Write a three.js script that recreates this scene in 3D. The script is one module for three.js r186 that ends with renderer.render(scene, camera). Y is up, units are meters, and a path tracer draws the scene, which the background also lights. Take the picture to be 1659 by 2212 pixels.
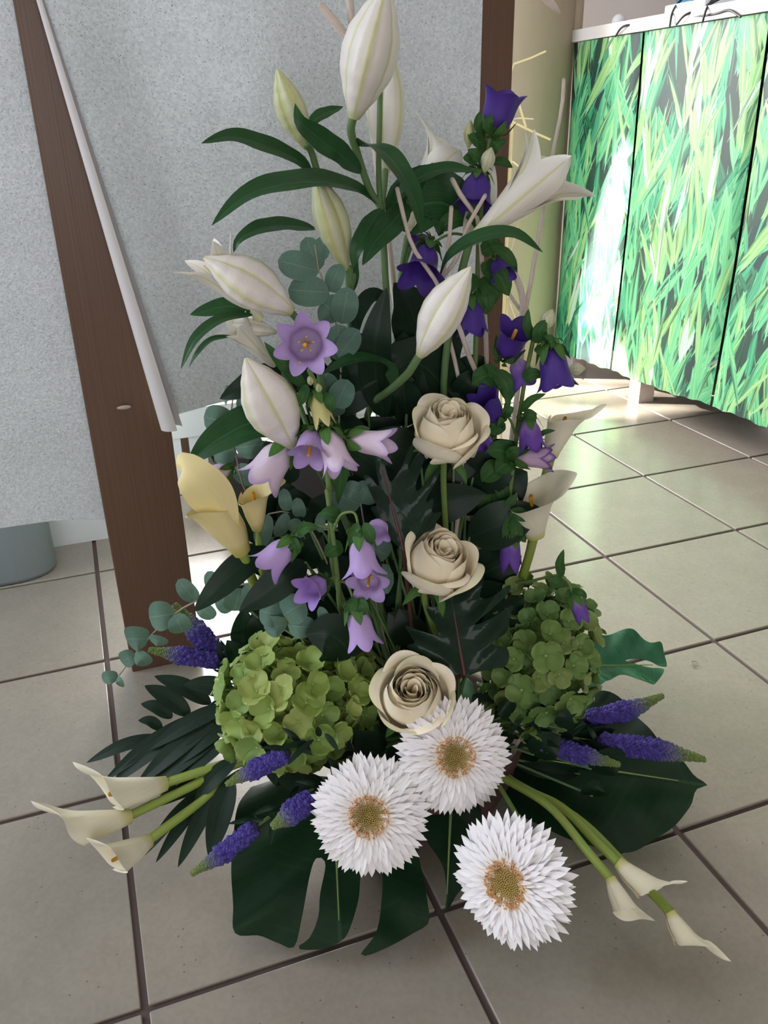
import * as THREE from 'three';
import { mergeGeometries, mergeVertices } from 'three/addons/utils/BufferGeometryUtils.js';
import { RoundedBoxGeometry } from 'three/addons/geometries/RoundedBoxGeometry.js';
import { TessellateModifier } from 'three/addons/modifiers/TessellateModifier.js';
import { RectAreaLightUniformsLib } from 'three/addons/lights/RectAreaLightUniformsLib.js';

// ---------------------------------------------------------------- camera, sky, sun, daylight, exposure
RectAreaLightUniformsLib.init();
const scene = new THREE.Scene();
const renderer = new THREE.WebGLRenderer();
renderer.toneMapping = THREE.LinearToneMapping;
renderer.toneMappingExposure = 1.12;
renderer.shadowMap.enabled = true;
const EYE = 0.824, FOCAL = 1803.9, PITCH = 25.16 * Math.PI / 180, ROLL = 1.192 * Math.PI / 180;
const camera = new THREE.PerspectiveCamera(63.027, 1659 / 2212, 0.02, 40);
camera.position.set(0, EYE, 0);
camera.rotation.order = 'YXZ';
camera.rotation.set(-PITCH, 0, -ROLL);
scene.add(camera);
scene.background = new THREE.Color().setRGB(0.36, 0.43, 0.5);

const YAW = 19.537 * Math.PI / 180, CA = Math.cos(YAW), SA = Math.sin(YAW);
const V = (x, y, z) => new THREE.Vector3(x, y, z);
const G = (a, y, b) => V(a * CA + b * SA, y, -a * SA + b * CA);          // room axes (along the tiles) to world
const sunTravel = G(0.88, 0, 0.475).multiplyScalar(Math.cos(0.38)).add(V(0, -Math.sin(0.38), 0));
const sun = new THREE.DirectionalLight(new THREE.Color().setRGB(1, 0.95, 0.86), 60);
sun.target.position.copy(G(1.578, 0.5, -2.35));
sun.position.copy(sun.target.position).addScaledVector(sunTravel, -7);
sun.castShadow = true; sun.shadow.mapSize.set(2048, 2048); sun.shadow.radius = 1.6;
Object.assign(sun.shadow.camera, { left: -3, right: 3, top: 3, bottom: -3, near: 0.5, far: 14 });
scene.add(sun, sun.target);
function daylight(color, power, w, h, from, to) {                        // soft sky light filling a window opening
  const l = new THREE.RectAreaLight(color, power, w, h);
  l.position.copy(from); l.lookAt(to); scene.add(l); return l;
}
const skyBlue = new THREE.Color().setRGB(0.82, 0.94, 1.12), skyWarm = new THREE.Color().setRGB(1, 0.99, 0.98);
daylight(skyBlue, 8.0, 1.6, 1.4, G(-2.18, 1.6, -1.75), G(0, 1.3, -1.75));            // left window
daylight(skyWarm, 20, 2.2, 1.5, G(0.3, 1.5, -3.78), G(0.3, 1.2, 0));            // back window
daylight(new THREE.Color().setRGB(1, 0.97, 0.98), 3.2, 2.6, 1.2, G(-0.8, 1.1, 2.52), G(-0.8, 1.1, 0));             // shop front behind the camera

// ---------------------------------------------------------------- helpers
function rng(seed) { let s = seed >>> 0; return () => { s = (s + 0x6D2B79F5) | 0; let t = Math.imul(s ^ (s >>> 15), 1 | s); t = (t + Math.imul(t ^ (t >>> 7), 61 | t)) ^ t; return ((t ^ (t >>> 14)) >>> 0) / 4294967296; }; }
const R = rng(20240611);
const rr = (a, b) => a + (b - a) * R();
const lerp = (a, b, t) => a + (b - a) * t, clamp = (x, a = 0, b = 1) => Math.min(b, Math.max(a, x));
const sstep = (a, b, x) => { const t = clamp((x - a) / (b - a)); return t * t * (3 - 2 * t); };
function rayDir(px, py) {
  const u = (px - 829.5) / FOCAL, v = (1106 - py) / FOCAL, cr = Math.cos(ROLL), sr = Math.sin(ROLL), cp = Math.cos(PITCH), sp = Math.sin(PITCH);
  const x = u * cr + v * sr, y = -u * sr + v * cr;
  return V(x, y * cp - sp, -y * sp - cp);
}
const EYEP = V(0, EYE, 0);
function P(px, py, z) { const d = rayDir(px, py); return d.multiplyScalar(z / d.z).add(EYEP); }   // a spot of the real arrangement, at its own distance z
function depthOf(p) { return (EYE - p.y) * Math.sin(PITCH) - p.z * Math.cos(PITCH); }
const M = (len, p) => len * depthOf(p) / FOCAL;
const taken = {};
function numbered(n) { taken[n] = (taken[n] ?? -1) + 1; return taken[n] ? n + '_' + String(taken[n]).padStart(3, '0') : n; }
function shade(o) { o.castShadow = true; o.receiveShadow = true; return o; }
function thing(name, label, category, pos, group) {
  const o = new THREE.Group(); o.name = numbered(name); if (pos) o.position.copy(pos);
  o.userData = { label, category }; if (group) o.userData.group = group;
  scene.add(o); o.updateMatrixWorld(true); return o;
}
function part(name, geo, mat, parent, label) {
  const m = shade(new THREE.Mesh(geo, mat)); m.name = name; parent.add(m); if (label) m.userData.label = label; return m;
}
function solid(name, geo, mat, label, category, group) { const m = part(numbered(name), geo, mat, scene); m.userData = { label, category }; if (group) m.userData.group = group; return m; }
function struct(name, geo, mat) { const m = part(name, geo, mat, scene); m.userData = { kind: 'structure' }; return m; }
const rel = (o, p) => p.clone().sub(o.position);                         // things are only moved, never turned
function surf(nu, nv, fn, { color, wrap } = {}) {
  const pos = [], uv = [], col = [], idx = [], t = V(0, 0, 0), c = new THREE.Color();
  for (let j = 0; j <= nv; j++) for (let i = 0; i <= nu; i++) {
    const u = i / nu, v = j / nv; fn(u, v, t); pos.push(t.x, t.y, t.z); uv.push(u, v);
    if (color) { color(u, v, c); col.push(c.r, c.g, c.b); }
  }
  for (let j = 0; j < nv; j++) for (let i = 0; i < nu; i++) { const a = j * (nu + 1) + i, b = a + 1, d = a + nu + 1, e = d + 1; idx.push(a, b, e, a, e, d); }
  const g = new THREE.BufferGeometry();
  g.setAttribute('position', new THREE.Float32BufferAttribute(pos, 3)); g.setAttribute('uv', new THREE.Float32BufferAttribute(uv, 2));
  if (color) g.setAttribute('color', new THREE.Float32BufferAttribute(col, 3));
  g.setIndex(idx); g.computeVertexNormals();
  if (wrap) { const n = g.attributes.normal; for (let j = 0; j <= nv; j++) { const a = j * (nu + 1), b = a + nu; const s = V(n.getX(a) + n.getX(b), n.getY(a) + n.getY(b), n.getZ(a) + n.getZ(b)).normalize(); n.setXYZ(a, s.x, s.y, s.z); n.setXYZ(b, s.x, s.y, s.z); } }
  return g;
}
function curve(pts) { return pts.length === 2 ? new THREE.LineCurve3(pts[0], pts[1]) : new THREE.CatmullRomCurve3(pts, false, 'centripetal'); }
function tube(pts, r0, r1 = r0, seg = 24, rad = 8, bump = 0, seed = 1) {
  const c = curve(pts), fr = c.computeFrenetFrames(seg, false), q = rng(seed), jit = Array.from({ length: seg + 1 }, () => 1 + bump * (q() - 0.5));
  const g = surf(rad, seg, (u, v, t) => {
    const i = Math.round(v * seg), p = c.getPointAt(v), a = u * Math.PI * 2, r = lerp(r0, r1, v) * jit[i];
    t.copy(p).addScaledVector(fr.normals[i], Math.cos(a) * r).addScaledVector(fr.binormals[i], Math.sin(a) * r);
  }, { wrap: true });
  const caps = [0, 1].map((e) => { const s = new THREE.SphereGeometry(e ? r1 : r0, 6, 4); const p = c.getPointAt(e); s.translate(p.x, p.y, p.z); return s; });
  return mergeGeometries([g, ...caps]);
}
const PROF = {
  lance: (t) => Math.pow(t + 0.012, 0.62) * Math.pow(1 - t, 0.85) * 2.7,
  petal: (t) => Math.pow(Math.sin(Math.PI * Math.pow(clamp(t * 0.97 + 0.03), 0.85)), 0.75),
  oval: (t) => Math.sqrt(Math.max(0, 1 - (2 * t - 1) ** 2)),
  strap: (t) => Math.min(1, 0.35 + t * 2.2) * Math.pow(clamp((1 - t) * 4.0), 0.55),
};
function blade(pts, width, { n = V(0, 0.35, 1), prof = 'lance', fold = 0.25, wave = 0, waves = 3, twist = 0, nu = 8, nv = 22, seed = 0 } = {}) {
  const c = curve(pts), w = typeof prof === 'function' ? prof : PROF[prof], T = V(0, 0, 0), S = V(0, 0, 0), N = V(0, 0, 0);
  return surf(nu, nv, (u, v, t) => {
    const e = clamp(v, 0.0005, 0.9995); t.copy(c.getPointAt(e)); T.copy(c.getTangentAt(e));
    N.copy(n).addScaledVector(T, -n.dot(T)).normalize(); if (twist) N.applyAxisAngle(T, twist * v);
    S.crossVectors(T, N); const s = 2 * u - 1, h = width * 0.5 * w(v);
    t.addScaledVector(S, s * h).addScaledVector(N, Math.abs(s) * h * fold + Math.sin(v * waves * 6.283 + seed + (s > 0 ? 1.3 : 0)) * wave * h * s * s);
  });
}
function frame(dir, spin = 0) { return new THREE.Quaternion().setFromUnitVectors(V(0, 1, 0), dir.clone().normalize()).multiply(new THREE.Quaternion().setFromAxisAngle(V(0, 1, 0), spin)); }
function put(geo, q, p, s = 1) { const g = geo.clone(); g.applyMatrix4(new THREE.Matrix4().compose(p, q, V(s, s, s))); return g; }

// ---------------------------------------------------------------- textures and materials
function canvasTex(w, h, draw, { srgb = true, repeat } = {}) {
  const c = document.createElement('canvas'); c.width = w; c.height = h; draw(c.getContext('2d'), w, h);
  const t = new THREE.CanvasTexture(c); t.wrapS = t.wrapT = THREE.RepeatWrapping; if (srgb) t.colorSpace = THREE.SRGBColorSpace; if (repeat) t.repeat.set(...repeat); return t;
}
function noiseTex(n, fn, srgb = false, repeat) {
  const d = new Uint8Array(n * n * 4);
  for (let j = 0; j < n; j++) for (let i = 0; i < n; i++) { const v = fn(i, j); const k = (j * n + i) * 4; if (Array.isArray(v)) { d[k] = v[0]; d[k + 1] = v[1]; d[k + 2] = v[2]; } else d[k] = d[k + 1] = d[k + 2] = v; d[k + 3] = 255; }
  const t = new THREE.DataTexture(d, n, n); t.wrapS = t.wrapT = THREE.RepeatWrapping; t.magFilter = THREE.LinearFilter; t.minFilter = THREE.LinearMipmapLinearFilter; t.generateMipmaps = true; if (srgb) t.colorSpace = THREE.SRGBColorSpace; if (repeat) t.repeat.set(...repeat); t.needsUpdate = true; return t;
}
function valueNoise(n, cells, seed) {                                     // tiling smooth noise, 0..1
  const q = rng(seed), g = Float32Array.from({ length: cells * cells }, () => q());
  return (i, j) => { const x = i / n * cells, y = j / n * cells, x0 = Math.floor(x), y0 = Math.floor(y), fx = x - x0, fy = y - y0, sx = fx * fx * (3 - 2 * fx), sy = fy * fy * (3 - 2 * fy), at = (a, b) => g[((b + cells) % cells) * cells + ((a + cells) % cells)]; return lerp(lerp(at(x0, y0), at(x0 + 1, y0), sx), lerp(at(x0, y0 + 1), at(x0 + 1, y0 + 1), sx), sy); };
}
const rgb = (r, g, b) => `rgb(${r | 0},${g | 0},${b | 0})`;
function streakLeaf(base, rib, dark, seed, pinnate = false) {
  return canvasTex(128, 256, (x, w, h) => {
    const q = rng(seed); x.fillStyle = rgb(...base); x.fillRect(0, 0, w, h);
    for (let k = 0; k < 260; k++) { const m = q(); x.strokeStyle = `rgba(${m < 0.5 ? dark.join(',') : rib.join(',')},${0.05 + q() * 0.12})`; x.lineWidth = 0.6 + q() * 1.6; x.beginPath(); const a = q() * w, y = q() * h; if (pinnate) { const s = q() < 0.5 ? -1 : 1; x.moveTo(w / 2, y); x.lineTo(w / 2 + s * w * 0.5, y + h * 0.14); } else { x.moveTo(a, y); x.lineTo(a + (q() - 0.5) * 4, y + 50 + q() * 90); } x.stroke(); }
    for (let k = 0; k < 120; k++) { x.fillStyle = `rgba(${dark.join(',')},${q() * 0.12})`; x.beginPath(); x.ellipse(q() * w, q() * h, 2 + q() * 10, 2 + q() * 14, 0, 0, 7); x.fill(); }
    if (!pinnate) for (let s = 1; s < 10; s++) { x.strokeStyle = `rgba(${rib.join(',')},0.16)`; x.lineWidth = 1.2; x.beginPath(); x.moveTo(w * s / 10, 0); x.lineTo(w * s / 10, h); x.stroke(); }
    x.strokeStyle = `rgba(${rib.join(',')},0.65)`; x.lineWidth = 3.5; x.beginPath(); x.moveTo(w / 2, 0); x.lineTo(w / 2, h); x.stroke();
  });
}
const std = (o) => new THREE.MeshPhysicalMaterial({ side: THREE.DoubleSide, roughness: 0.6, ...o });
const leafMat = (base, rib, dark, seed, rough = 0.42, pin, extra = {}) => std({ map: streakLeaf(base, rib, dark, seed, pin), roughness: rough, transmission: 0.12, thickness: 0, specularIntensity: 0.38, ...extra });
const col = (r, g, b) => new THREE.Color().setRGB(r, g, b);
const fineBump = noiseTex(256, ((n1, n2) => (i, j) => 255 * (0.5 * n1(i, j) + 0.5 * n2(i, j)))(valueNoise(256, 64, 3), valueNoise(256, 20, 4)));
const MAT = {
  lilyLeaf: leafMat([38, 78, 40], [74, 116, 66], [20, 50, 26], 11, 0.38),
  darkLeaf: leafMat([21, 44, 27], [40, 68, 44], [11, 27, 16], 12, 0.4),
  palmLeaf: leafMat([25, 46, 31], [44, 68, 48], [13, 28, 19], 14, 0.5),
  bellLeaf: leafMat([52, 92, 44], [104, 140, 78], [30, 60, 28], 15, 0.6),
  sepal: leafMat([74, 116, 52], [130, 162, 88], [40, 76, 34], 16, 0.65),
  eucalyptus: leafMat([98, 128, 112], [136, 158, 142], [70, 98, 86], 17, 0.62, true),
  stem: std({ color: col(0.17, 0.26, 0.06), roughness: 0.5 }),
  lilyStem: std({ color: col(0.11, 0.20, 0.07), roughness: 0.5 }),
  callaStem: std({ color: col(0.27, 0.36, 0.06), roughness: 0.4 }),
  bellStem: std({ color: col(0.14, 0.22, 0.06), roughness: 0.65 }),
  woodyStem: std({ color: col(0.33, 0.28, 0.2), roughness: 0.8 }),
  redStem: std({ color: col(0.10, 0.035, 0.03), roughness: 0.5 }),
  bud: std({ vertexColors: true, roughness: 0.48, bumpMap: fineBump, bumpScale: 0.0004, transmission: 0.08, thickness: 0 }),
  twig: std({ color: col(0.72, 0.60, 0.52), roughness: 0.75, bumpMap: fineBump, bumpScale: 0.001 }),
  grass: std({ color: col(0.72, 0.6, 0.3), roughness: 0.7 }),
  pollen: std({ color: col(0.75, 0.36, 0.03), roughness: 0.9 }),
  pistil: std({ color: col(0.78, 0.66, 0.22), roughness: 0.8 }),
  spadix: std({ color: col(0.85, 0.42, 0.03), roughness: 0.9, bumpMap: fineBump, bumpScale: 0.002 }),
  foam: std({ color: col(0.03, 0.09, 0.04), roughness: 1 }),
};
function petalTex(base, edge, foot, rib, seed, footReach = 0.3) {
  return canvasTex(128, 256, (x, w, h) => {                               // v = 0 (foot) is the bottom row of the canvas
    const q = rng(seed), g = x.createLinearGradient(0, h, 0, 0);
    g.addColorStop(0, rgb(...foot)); g.addColorStop(footReach, rgb(...base)); g.addColorStop(0.85, rgb(...base)); g.addColorStop(1, rgb(...edge)); x.fillStyle = g; x.fillRect(0, 0, w, h);
    for (let k = 0; k < 90; k++) { x.strokeStyle = `rgba(${rib.slice(0, 3).join(',')},${0.05 + q() * 0.1})`; x.lineWidth = 0.5 + q(); const a = q() * w; x.beginPath(); x.moveTo(w / 2 + (a - w / 2) * 0.5, h); x.quadraticCurveTo(a, h * 0.5, a + (q() - 0.5) * 8, q() * h * 0.4); x.stroke(); }
    if (rib[3]) { x.strokeStyle = `rgba(${rib.slice(0, 3).join(',')},${rib[3]})`; x.lineWidth = 9; x.beginPath(); x.moveTo(w / 2, h); x.lineTo(w / 2, h * 0.06); x.stroke(); }
  });
}
const petalMat = (...a) => std({ map: petalTex(...a), roughness: 0.6, transmission: 0.12, thickness: 0, sheen: 0.15, sheenRoughness: 0.6 });
Object.assign(MAT, {
  lilyPetal: petalMat([240, 234, 226], [240, 236, 224], [222, 224, 170], [206, 206, 130, 0.55], 21, 0.22),
  calla: petalMat([246, 239, 214], [250, 246, 230], [196, 192, 104], [236, 228, 198], 22, 0.2),
  callaYellow: petalMat([238, 222, 160], [236, 220, 156], [176, 168, 76], [220, 200, 140], 23, 0.22),
  rose: petalMat([255, 243, 216], [255, 244, 220], [252, 236, 200], [252, 240, 220], 24),
  roseOuter: petalMat([252, 243, 222], [240, 234, 190], [238, 232, 184], [240, 234, 200], 25),
  gerbera: petalMat([252, 248, 249], [250, 246, 246], [240, 226, 208], [228, 220, 224], 26, 0.15),
  gerberaInner: petalMat([244, 236, 230], [246, 240, 236], [232, 206, 160], [232, 220, 210], 27, 0.4),
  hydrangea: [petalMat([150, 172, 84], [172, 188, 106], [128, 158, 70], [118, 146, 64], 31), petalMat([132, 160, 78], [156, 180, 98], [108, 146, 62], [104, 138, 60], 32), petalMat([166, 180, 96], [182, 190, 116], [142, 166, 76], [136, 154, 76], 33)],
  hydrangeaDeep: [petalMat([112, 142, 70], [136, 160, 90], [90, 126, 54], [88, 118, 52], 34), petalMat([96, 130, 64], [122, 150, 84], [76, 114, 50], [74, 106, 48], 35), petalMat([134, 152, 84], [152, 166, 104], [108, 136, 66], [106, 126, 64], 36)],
  lilac: petalMat([188, 160, 214], [176, 146, 210], [206, 190, 218], [166, 136, 200], 37, 0.35),
  lilacPale: petalMat([220, 200, 218], [190, 160, 212], [228, 214, 218], [200, 176, 206], 38, 0.35),
  lilacDeep: petalMat([168, 134, 204], [158, 122, 198], [188, 160, 212], [146, 110, 188], 39, 0.35),
  violet: petalMat([72, 40, 142], [62, 32, 130], [86, 52, 150], [52, 26, 112], 40, 0.3),
  violetPale: petalMat([110, 68, 170], [84, 42, 148], [196, 180, 206], [86, 50, 150], 42, 0.6),
  violetWhite: petalMat([206, 178, 206], [96, 48, 146], [226, 214, 214], [140, 90, 170], 43, 0.5),
  greenBell: petalMat([206, 200, 132], [214, 206, 150], [150, 166, 84], [170, 172, 96], 44, 0.4),
});
const brownPaint = (() => {
  const t = canvasTex(256, 1024, (x, w, h) => { const q = rng(5); x.fillStyle = rgb(103, 77, 61); x.fillRect(0, 0, w, h); for (let k = 0; k < 900; k++) { const m = q() * 26 - 13; x.strokeStyle = `rgba(${103 + m},${77 + m},${61 + m},0.35)`; x.lineWidth = 0.6 + q() * 2; const a = q() * w, y = q() * h; x.beginPath(); x.moveTo(a, y); x.lineTo(a + (q() - 0.5) * 5, y + 60 + q() * 240); x.stroke(); } for (let k = 0; k < 14; k++) { x.fillStyle = `rgba(70,50,42,${0.3 + q() * 0.3})`; x.beginPath(); x.ellipse(q() * w, q() * h, 1 + q() * 2, 1 + q() * 3, 0, 0, 7); x.fill(); } });
  const b = canvasTex(256, 1024, (x, w, h) => { const q = rng(6); x.fillStyle = '#808080'; x.fillRect(0, 0, w, h); for (let k = 0; k < 700; k++) { const m = 90 + q() * 80; x.strokeStyle = `rgba(${m},${m},${m},0.5)`; x.lineWidth = 0.8 + q() * 1.6; const a = q() * w, y = q() * h; x.beginPath(); x.moveTo(a, y); x.lineTo(a + (q() - 0.5) * 3, y + 80 + q() * 300); x.stroke(); } }, { srgb: false });
  return std({ map: t, bumpMap: b, bumpScale: 0.0006, roughness: 0.36, specularIntensity: 0.7 });
})();
const glitter = (() => {
  const n1 = valueNoise(512, 128, 71), n2 = valueNoise(512, 8, 72), q = rng(73);
  const map = noiseTex(512, (i, j) => { const s = q(), v = 228 + 24 * (n1(i, j) - 0.5) + 8 * (n2(i, j) - 0.5) + (s > 0.994 ? 60 : s < 0.12 ? -16 : 0); return [v - 8, v, v + 5]; }, true, [3.2, 3.2]);
  const bump = noiseTex(512, (i, j) => 255 * (0.6 * n1(i, j) + 0.4 * q()), false, [3.2, 3.2]);
  return std({ map, bumpMap: bump, bumpScale: 0.0006, roughness: 0.5, metalness: 0.12 });
})();
const metric = (g, w, h) => { const u = g.attributes.uv; for (let i = 0; i < u.count; i++) u.setXY(i, u.getX(i) * w, u.getY(i) * h); return g; };
const whitePaper = std({ color: col(0.74, 0.72, 0.73), roughness: 0.7 });
const paintWhite = std({ color: col(0.66, 0.70, 0.70), roughness: 0.5 });
const plaster = std({ color: col(0.44, 0.42, 0.40), roughness: 0.9, bumpMap: fineBump, bumpScale: 0.001 });

// ---------------------------------------------------------------- the room: floor of separate tiles, walls with window openings, ceiling
const A0 = -2.3, A1 = 2.6, B0 = -3.9, B1 = 2.6, HIGH = 2.6;
function gbox(a0, a1, y0, y1, b0, b1) { const g = new THREE.BoxGeometry(a1 - a0, y1 - y0, b1 - b0); g.rotateY(YAW); const c = G((a0 + a1) / 2, (y0 + y1) / 2, (b0 + b1) / 2); g.translate(c.x, c.y, c.z); return g; }
const groutMat = std({ color: col(0.085, 0.06, 0.055), roughness: 0.95, bumpMap: fineBump, bumpScale: 0.002 });
const floor = struct('floor', gbox(A0 - 0.2, A1 + 0.2, -0.12, -0.004, B0 - 0.2, B1 + 0.2), groutMat);
{
  const T = 0.33, J = 0.0075, g = new RoundedBoxGeometry(T - J, 0.02, T - J, 1, 0.0018); g.rotateY(YAW);
  const tileMats = [0, 1, 2, 3].map((k) => {
    const a = valueNoise(256, 9, 80 + k), b = valueNoise(256, 40, 90 + k), c = valueNoise(256, 90, 95 + k), q = rng(60 + k);
    const map = noiseTex(256, (i, j) => { const v = 4 * (a(i, j) - 0.5) + 3 * (b(i, j) - 0.5) + 6 * (c(i, j) - 0.5) + (q() > 0.9994 ? -70 : 0) + [0, 3, -3, 1][k]; return [143 + v, 135 + v, 123 + v]; }, true);
    const rough = noiseTex(256, (i, j) => 126 + 3 * a(i, j) + 3 * b(i, j));
    return std({ map, roughnessMap: rough, roughness: 0.44, specularIntensity: 1.0 });
  });
  const ga = (x, z) => x * CA - z * SA, gb = (x, z) => x * SA + z * CA, oa = ga(-0.7885, -1.0745), ob = gb(-0.7885, -1.0745);
  for (let i = -8; i < 12; i++) for (let j = -8; j < 12; j++) {
    const a = oa + (i + 0.5) * T, b = ob + (j + 0.5) * T; if (a < A0 - 0.15 || a > A1 + 0.15 || b < B0 - 0.15 || b > B1 + 0.1) continue;
    const m = part('tile', g, tileMats[Math.floor(R() * 4)], floor); m.position.copy(G(a, -0.01 + rr(-0.0002, 0.0002), b)); m.updateMatrix();
  }
}
function wallWithHole(name, axis, at, thick, lo, hi, holes, mat = plaster) {                 // axis 'a': the wall stands at a = at and runs along b
  const gs = [], mk = (l, h, y0, y1) => { if (h - l > 1e-4 && y1 - y0 > 1e-4) gs.push(axis === 'a' ? gbox(at, at + thick, y0, y1, l, h) : gbox(l, h, y0, y1, at, at + thick)); };
  let p = lo; for (const [l, h, y0, y1] of holes) { mk(p, l, 0, HIGH); mk(l, h, 0, y0); mk(l, h, y1, HIGH); p = h; } mk(p, hi, 0, HIGH);
  return struct(name, mergeGeometries(gs), mat);
}
wallWithHole('wall_left', 'a', A0 - 0.12, 0.12, B0 - 0.12, B1 + 0.12, [[-2.55, -0.95, 0.9, 2.3]]);
wallWithHole('wall_right', 'a', A1, 0.12, B0 - 0.12, B1 + 0.12, []);
wallWithHole('wall_back', 'b', B0 - 0.12, 0.12, A0, A1, [[-2.25, 1.45, 0.75, 2.25]]);
wallWithHole('wall_front', 'b', B1, 0.12, A0, A1, [[-2.1, 0.5, 0.5, 1.7]]);
struct('ceiling', gbox(A0 - 0.2, A1 + 0.2, HIGH, HIGH + 0.12, B0 - 0.2, B1 + 0.2), std({ color: col(0.5, 0.48, 0.46), roughness: 0.9 }));
const paneMat = std({ color: col(1, 1, 1), roughness: 0.02, transmission: 1, thickness: 0, ior: 1.45 });
function windowAt(name, axis, at, l, h, y0, y1) {
  const f = 0.05, bx = (p, q, r, s) => axis === 'a' ? gbox(at - 0.03, at + 0.03, r, s, p, q) : gbox(p, q, r, s, at - 0.03, at + 0.03);
  const o = struct(name, mergeGeometries([bx(l, l + f, y0, y1), bx(h - f, h, y0, y1), bx(l + f, h - f, y0, y0 + f), bx(l + f, h - f, y1 - f, y1)]), paintWhite);
  part('pane', axis === 'a' ? gbox(at - 0.003, at + 0.003, y0 + f, y1 - f, l + f, h - f) : gbox(l + f, h - f, y0 + f, y1 - f, at - 0.003, at + 0.003), paneMat, o);
}
windowAt('window_1', 'a', A0 - 0.06, -2.55, -0.95, 0.9, 2.3);
windowAt('window_2', 'b', B0 - 0.06, -2.25, 1.45, 0.75, 2.25);
windowAt('window_3', 'b', B1 + 0.06, -2.1, 0.5, 0.5, 1.7);

solid('added_sun_wall', gbox(-4.15, -4.0, -0.05, 3.7, -4.0, 0.6), plaster, 'added plastered wall out of view keeping the sun off the side window', 'wall');  // unseen wall, added to keep direct sun out of the side window
solid('garden_ground', gbox(-9, 9, -0.2, -0.125, -12, 9), std({ color: col(0.3, 0.29, 0.25), roughness: 1 }), 'bare ground outside around the shop', 'ground');
// ---------------------------------------------------------------- wooden frame, hanging sheets, column, things behind
function plank(a0, label) {
  const b = -1.2237, g = new RoundedBoxGeometry(0.115, 2.3, 0.03, 2, 0.002); g.rotateY(YAW); const o = thing('wooden_post', label, 'post', G(a0 + 0.0575, 0, b - 0.015), 'brown posts of the display frame');
  g.translate(0, 1.15, 0); part('board', g, brownPaint, o); return o;
}
const postL = plank(-0.0157, 'brown painted flat wooden post with a curled white sheet edge over it');
const postR = plank(0.5316, 'brown painted flat wooden post behind the violet bellflowers');
{ const s = new THREE.SphereGeometry(0.004, 10, 6); s.scale(2.6, 0.8, 0.7); s.rotateY(YAW); const p = rel(postL, P(268, 880, -1.158)); s.translate(p.x, p.y, p.z + 0.0); part('clear_glue_drip', s, std({ color: col(0.5, 0.4, 0.34), roughness: 0.08 }), postL); }
{ // middle sheet: hangs in front of the frame, left edge rolled into a white curl that widens downwards
  const o = thing('glitter_sheet', 'large silver glitter sheet hanging between the two brown posts', 'sheet', G(0.3, 0.44, -1.2));
  const left = (y) => lerp(0.078, -0.002, (y - 0.44) / 0.53), bF = (a, y) => -1.207 + 0.012 * Math.sin(a * 7 + 1) * sstep(0.05, 0.25, a) + 0.010 * sstep(0.1, 0.3, a) - 0.03 * sstep(0.02, 0.12, a) * (1 - sstep(0.12, 0.3, a)) * (1 - 0.6 * sstep(0.5, 1.2, y));
  part('paper', metric(surf(60, 40, (u, v, t) => { const y = 0.437 + v * 1.6 + 0.004 * Math.sin(u * 5), a = lerp(left(y) + 0.012, 0.588 - 0.0 * v, u); t.copy(G(a, y, bF(a - left(y), y))).sub(o.position); }), 0.52, 1.6), glitter, o);
  part('curled_edge', surf(22, 40, (u, v, t) => { const y = 0.424 + v * 1.2, r = lerp(0.0155, 0.0025, clamp(v * 1.9)), an = -0.4 + u * 5.2, a = left(y) + 0.012 - 0.0 + r * (0.2 - Math.sin(an) * 1.0) + 0.002, b = -1.203 + r * (1 + Math.cos(an)) * 0.95; t.copy(G(a, y, b)).sub(o.position); }), whitePaper, o, 'white underside of the sheet rolled into a narrow tube');
}
{ // left sheet in the frame behind the post; a grey block and a white board on the floor further back
  const o = thing('glitter_sheet', 'pale silver glitter sheet hanging left of the brown post', 'sheet', G(-0.3, 0.2, -1.26));
  const at = (px, py) => { const d = rayDir(px, py), n = V(SA, 0, CA); return EYEP.clone().addScaledVector(d, G(0, 0, -1.262).sub(EYEP).dot(n) / d.dot(n)).y; }, y0 = at(0, 1145), y1 = at(95, 1133), y2 = at(228, 1137);
  part('paper', metric(surf(30, 30, (u, v, t) => { const a = lerp(-0.75, 0.04, u), low = u < 0.85 ? lerp(y0, y1, clamp((u - 0.55) / 0.3)) : lerp(y1, y2, (u - 0.85) / 0.15), y = lerp(low, 2.1, v); t.copy(G(a, y, -1.266 + 0.006 * Math.sin(a * 9))).sub(o.position); }), 0.79, 1.9), glitter, o);
  const f = thing('grey_block', 'grey cloth-covered block with a rounded end on the floor under the pale sheet', 'block', G(-0.4, 0, -1.62));
  const sh = new THREE.Shape(); sh.moveTo(-0.6, 0); sh.lineTo(0.18, 0); sh.quadraticCurveTo(0.255, 0.0, 0.262, 0.05); sh.quadraticCurveTo(0.25, 0.09, 0.2, 0.115); sh.lineTo(-0.6, 0.115); sh.closePath();
  const g = new THREE.ExtrudeGeometry(sh, { depth: 0.3, bevelEnabled: true, bevelSize: 0.008, bevelThickness: 0.008, bevelSegments: 2, curveSegments: 10 }); g.rotateX(-Math.PI / 2); g.rotateY(YAW); part('cover', g, std({ color: col(0.2, 0.23, 0.235), roughness: 0.8, bumpMap: fineBump, bumpScale: 0.0008 }), f);
  f.position.y = 0.008;
  solid('white_board', gbox(-0.75, 0.06, 0, 1.25, -1.80, -1.757), paintWhite, 'white board standing on the floor behind the grey block', 'board');  // upper part, out of view, added to block light from the back window
}
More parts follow.
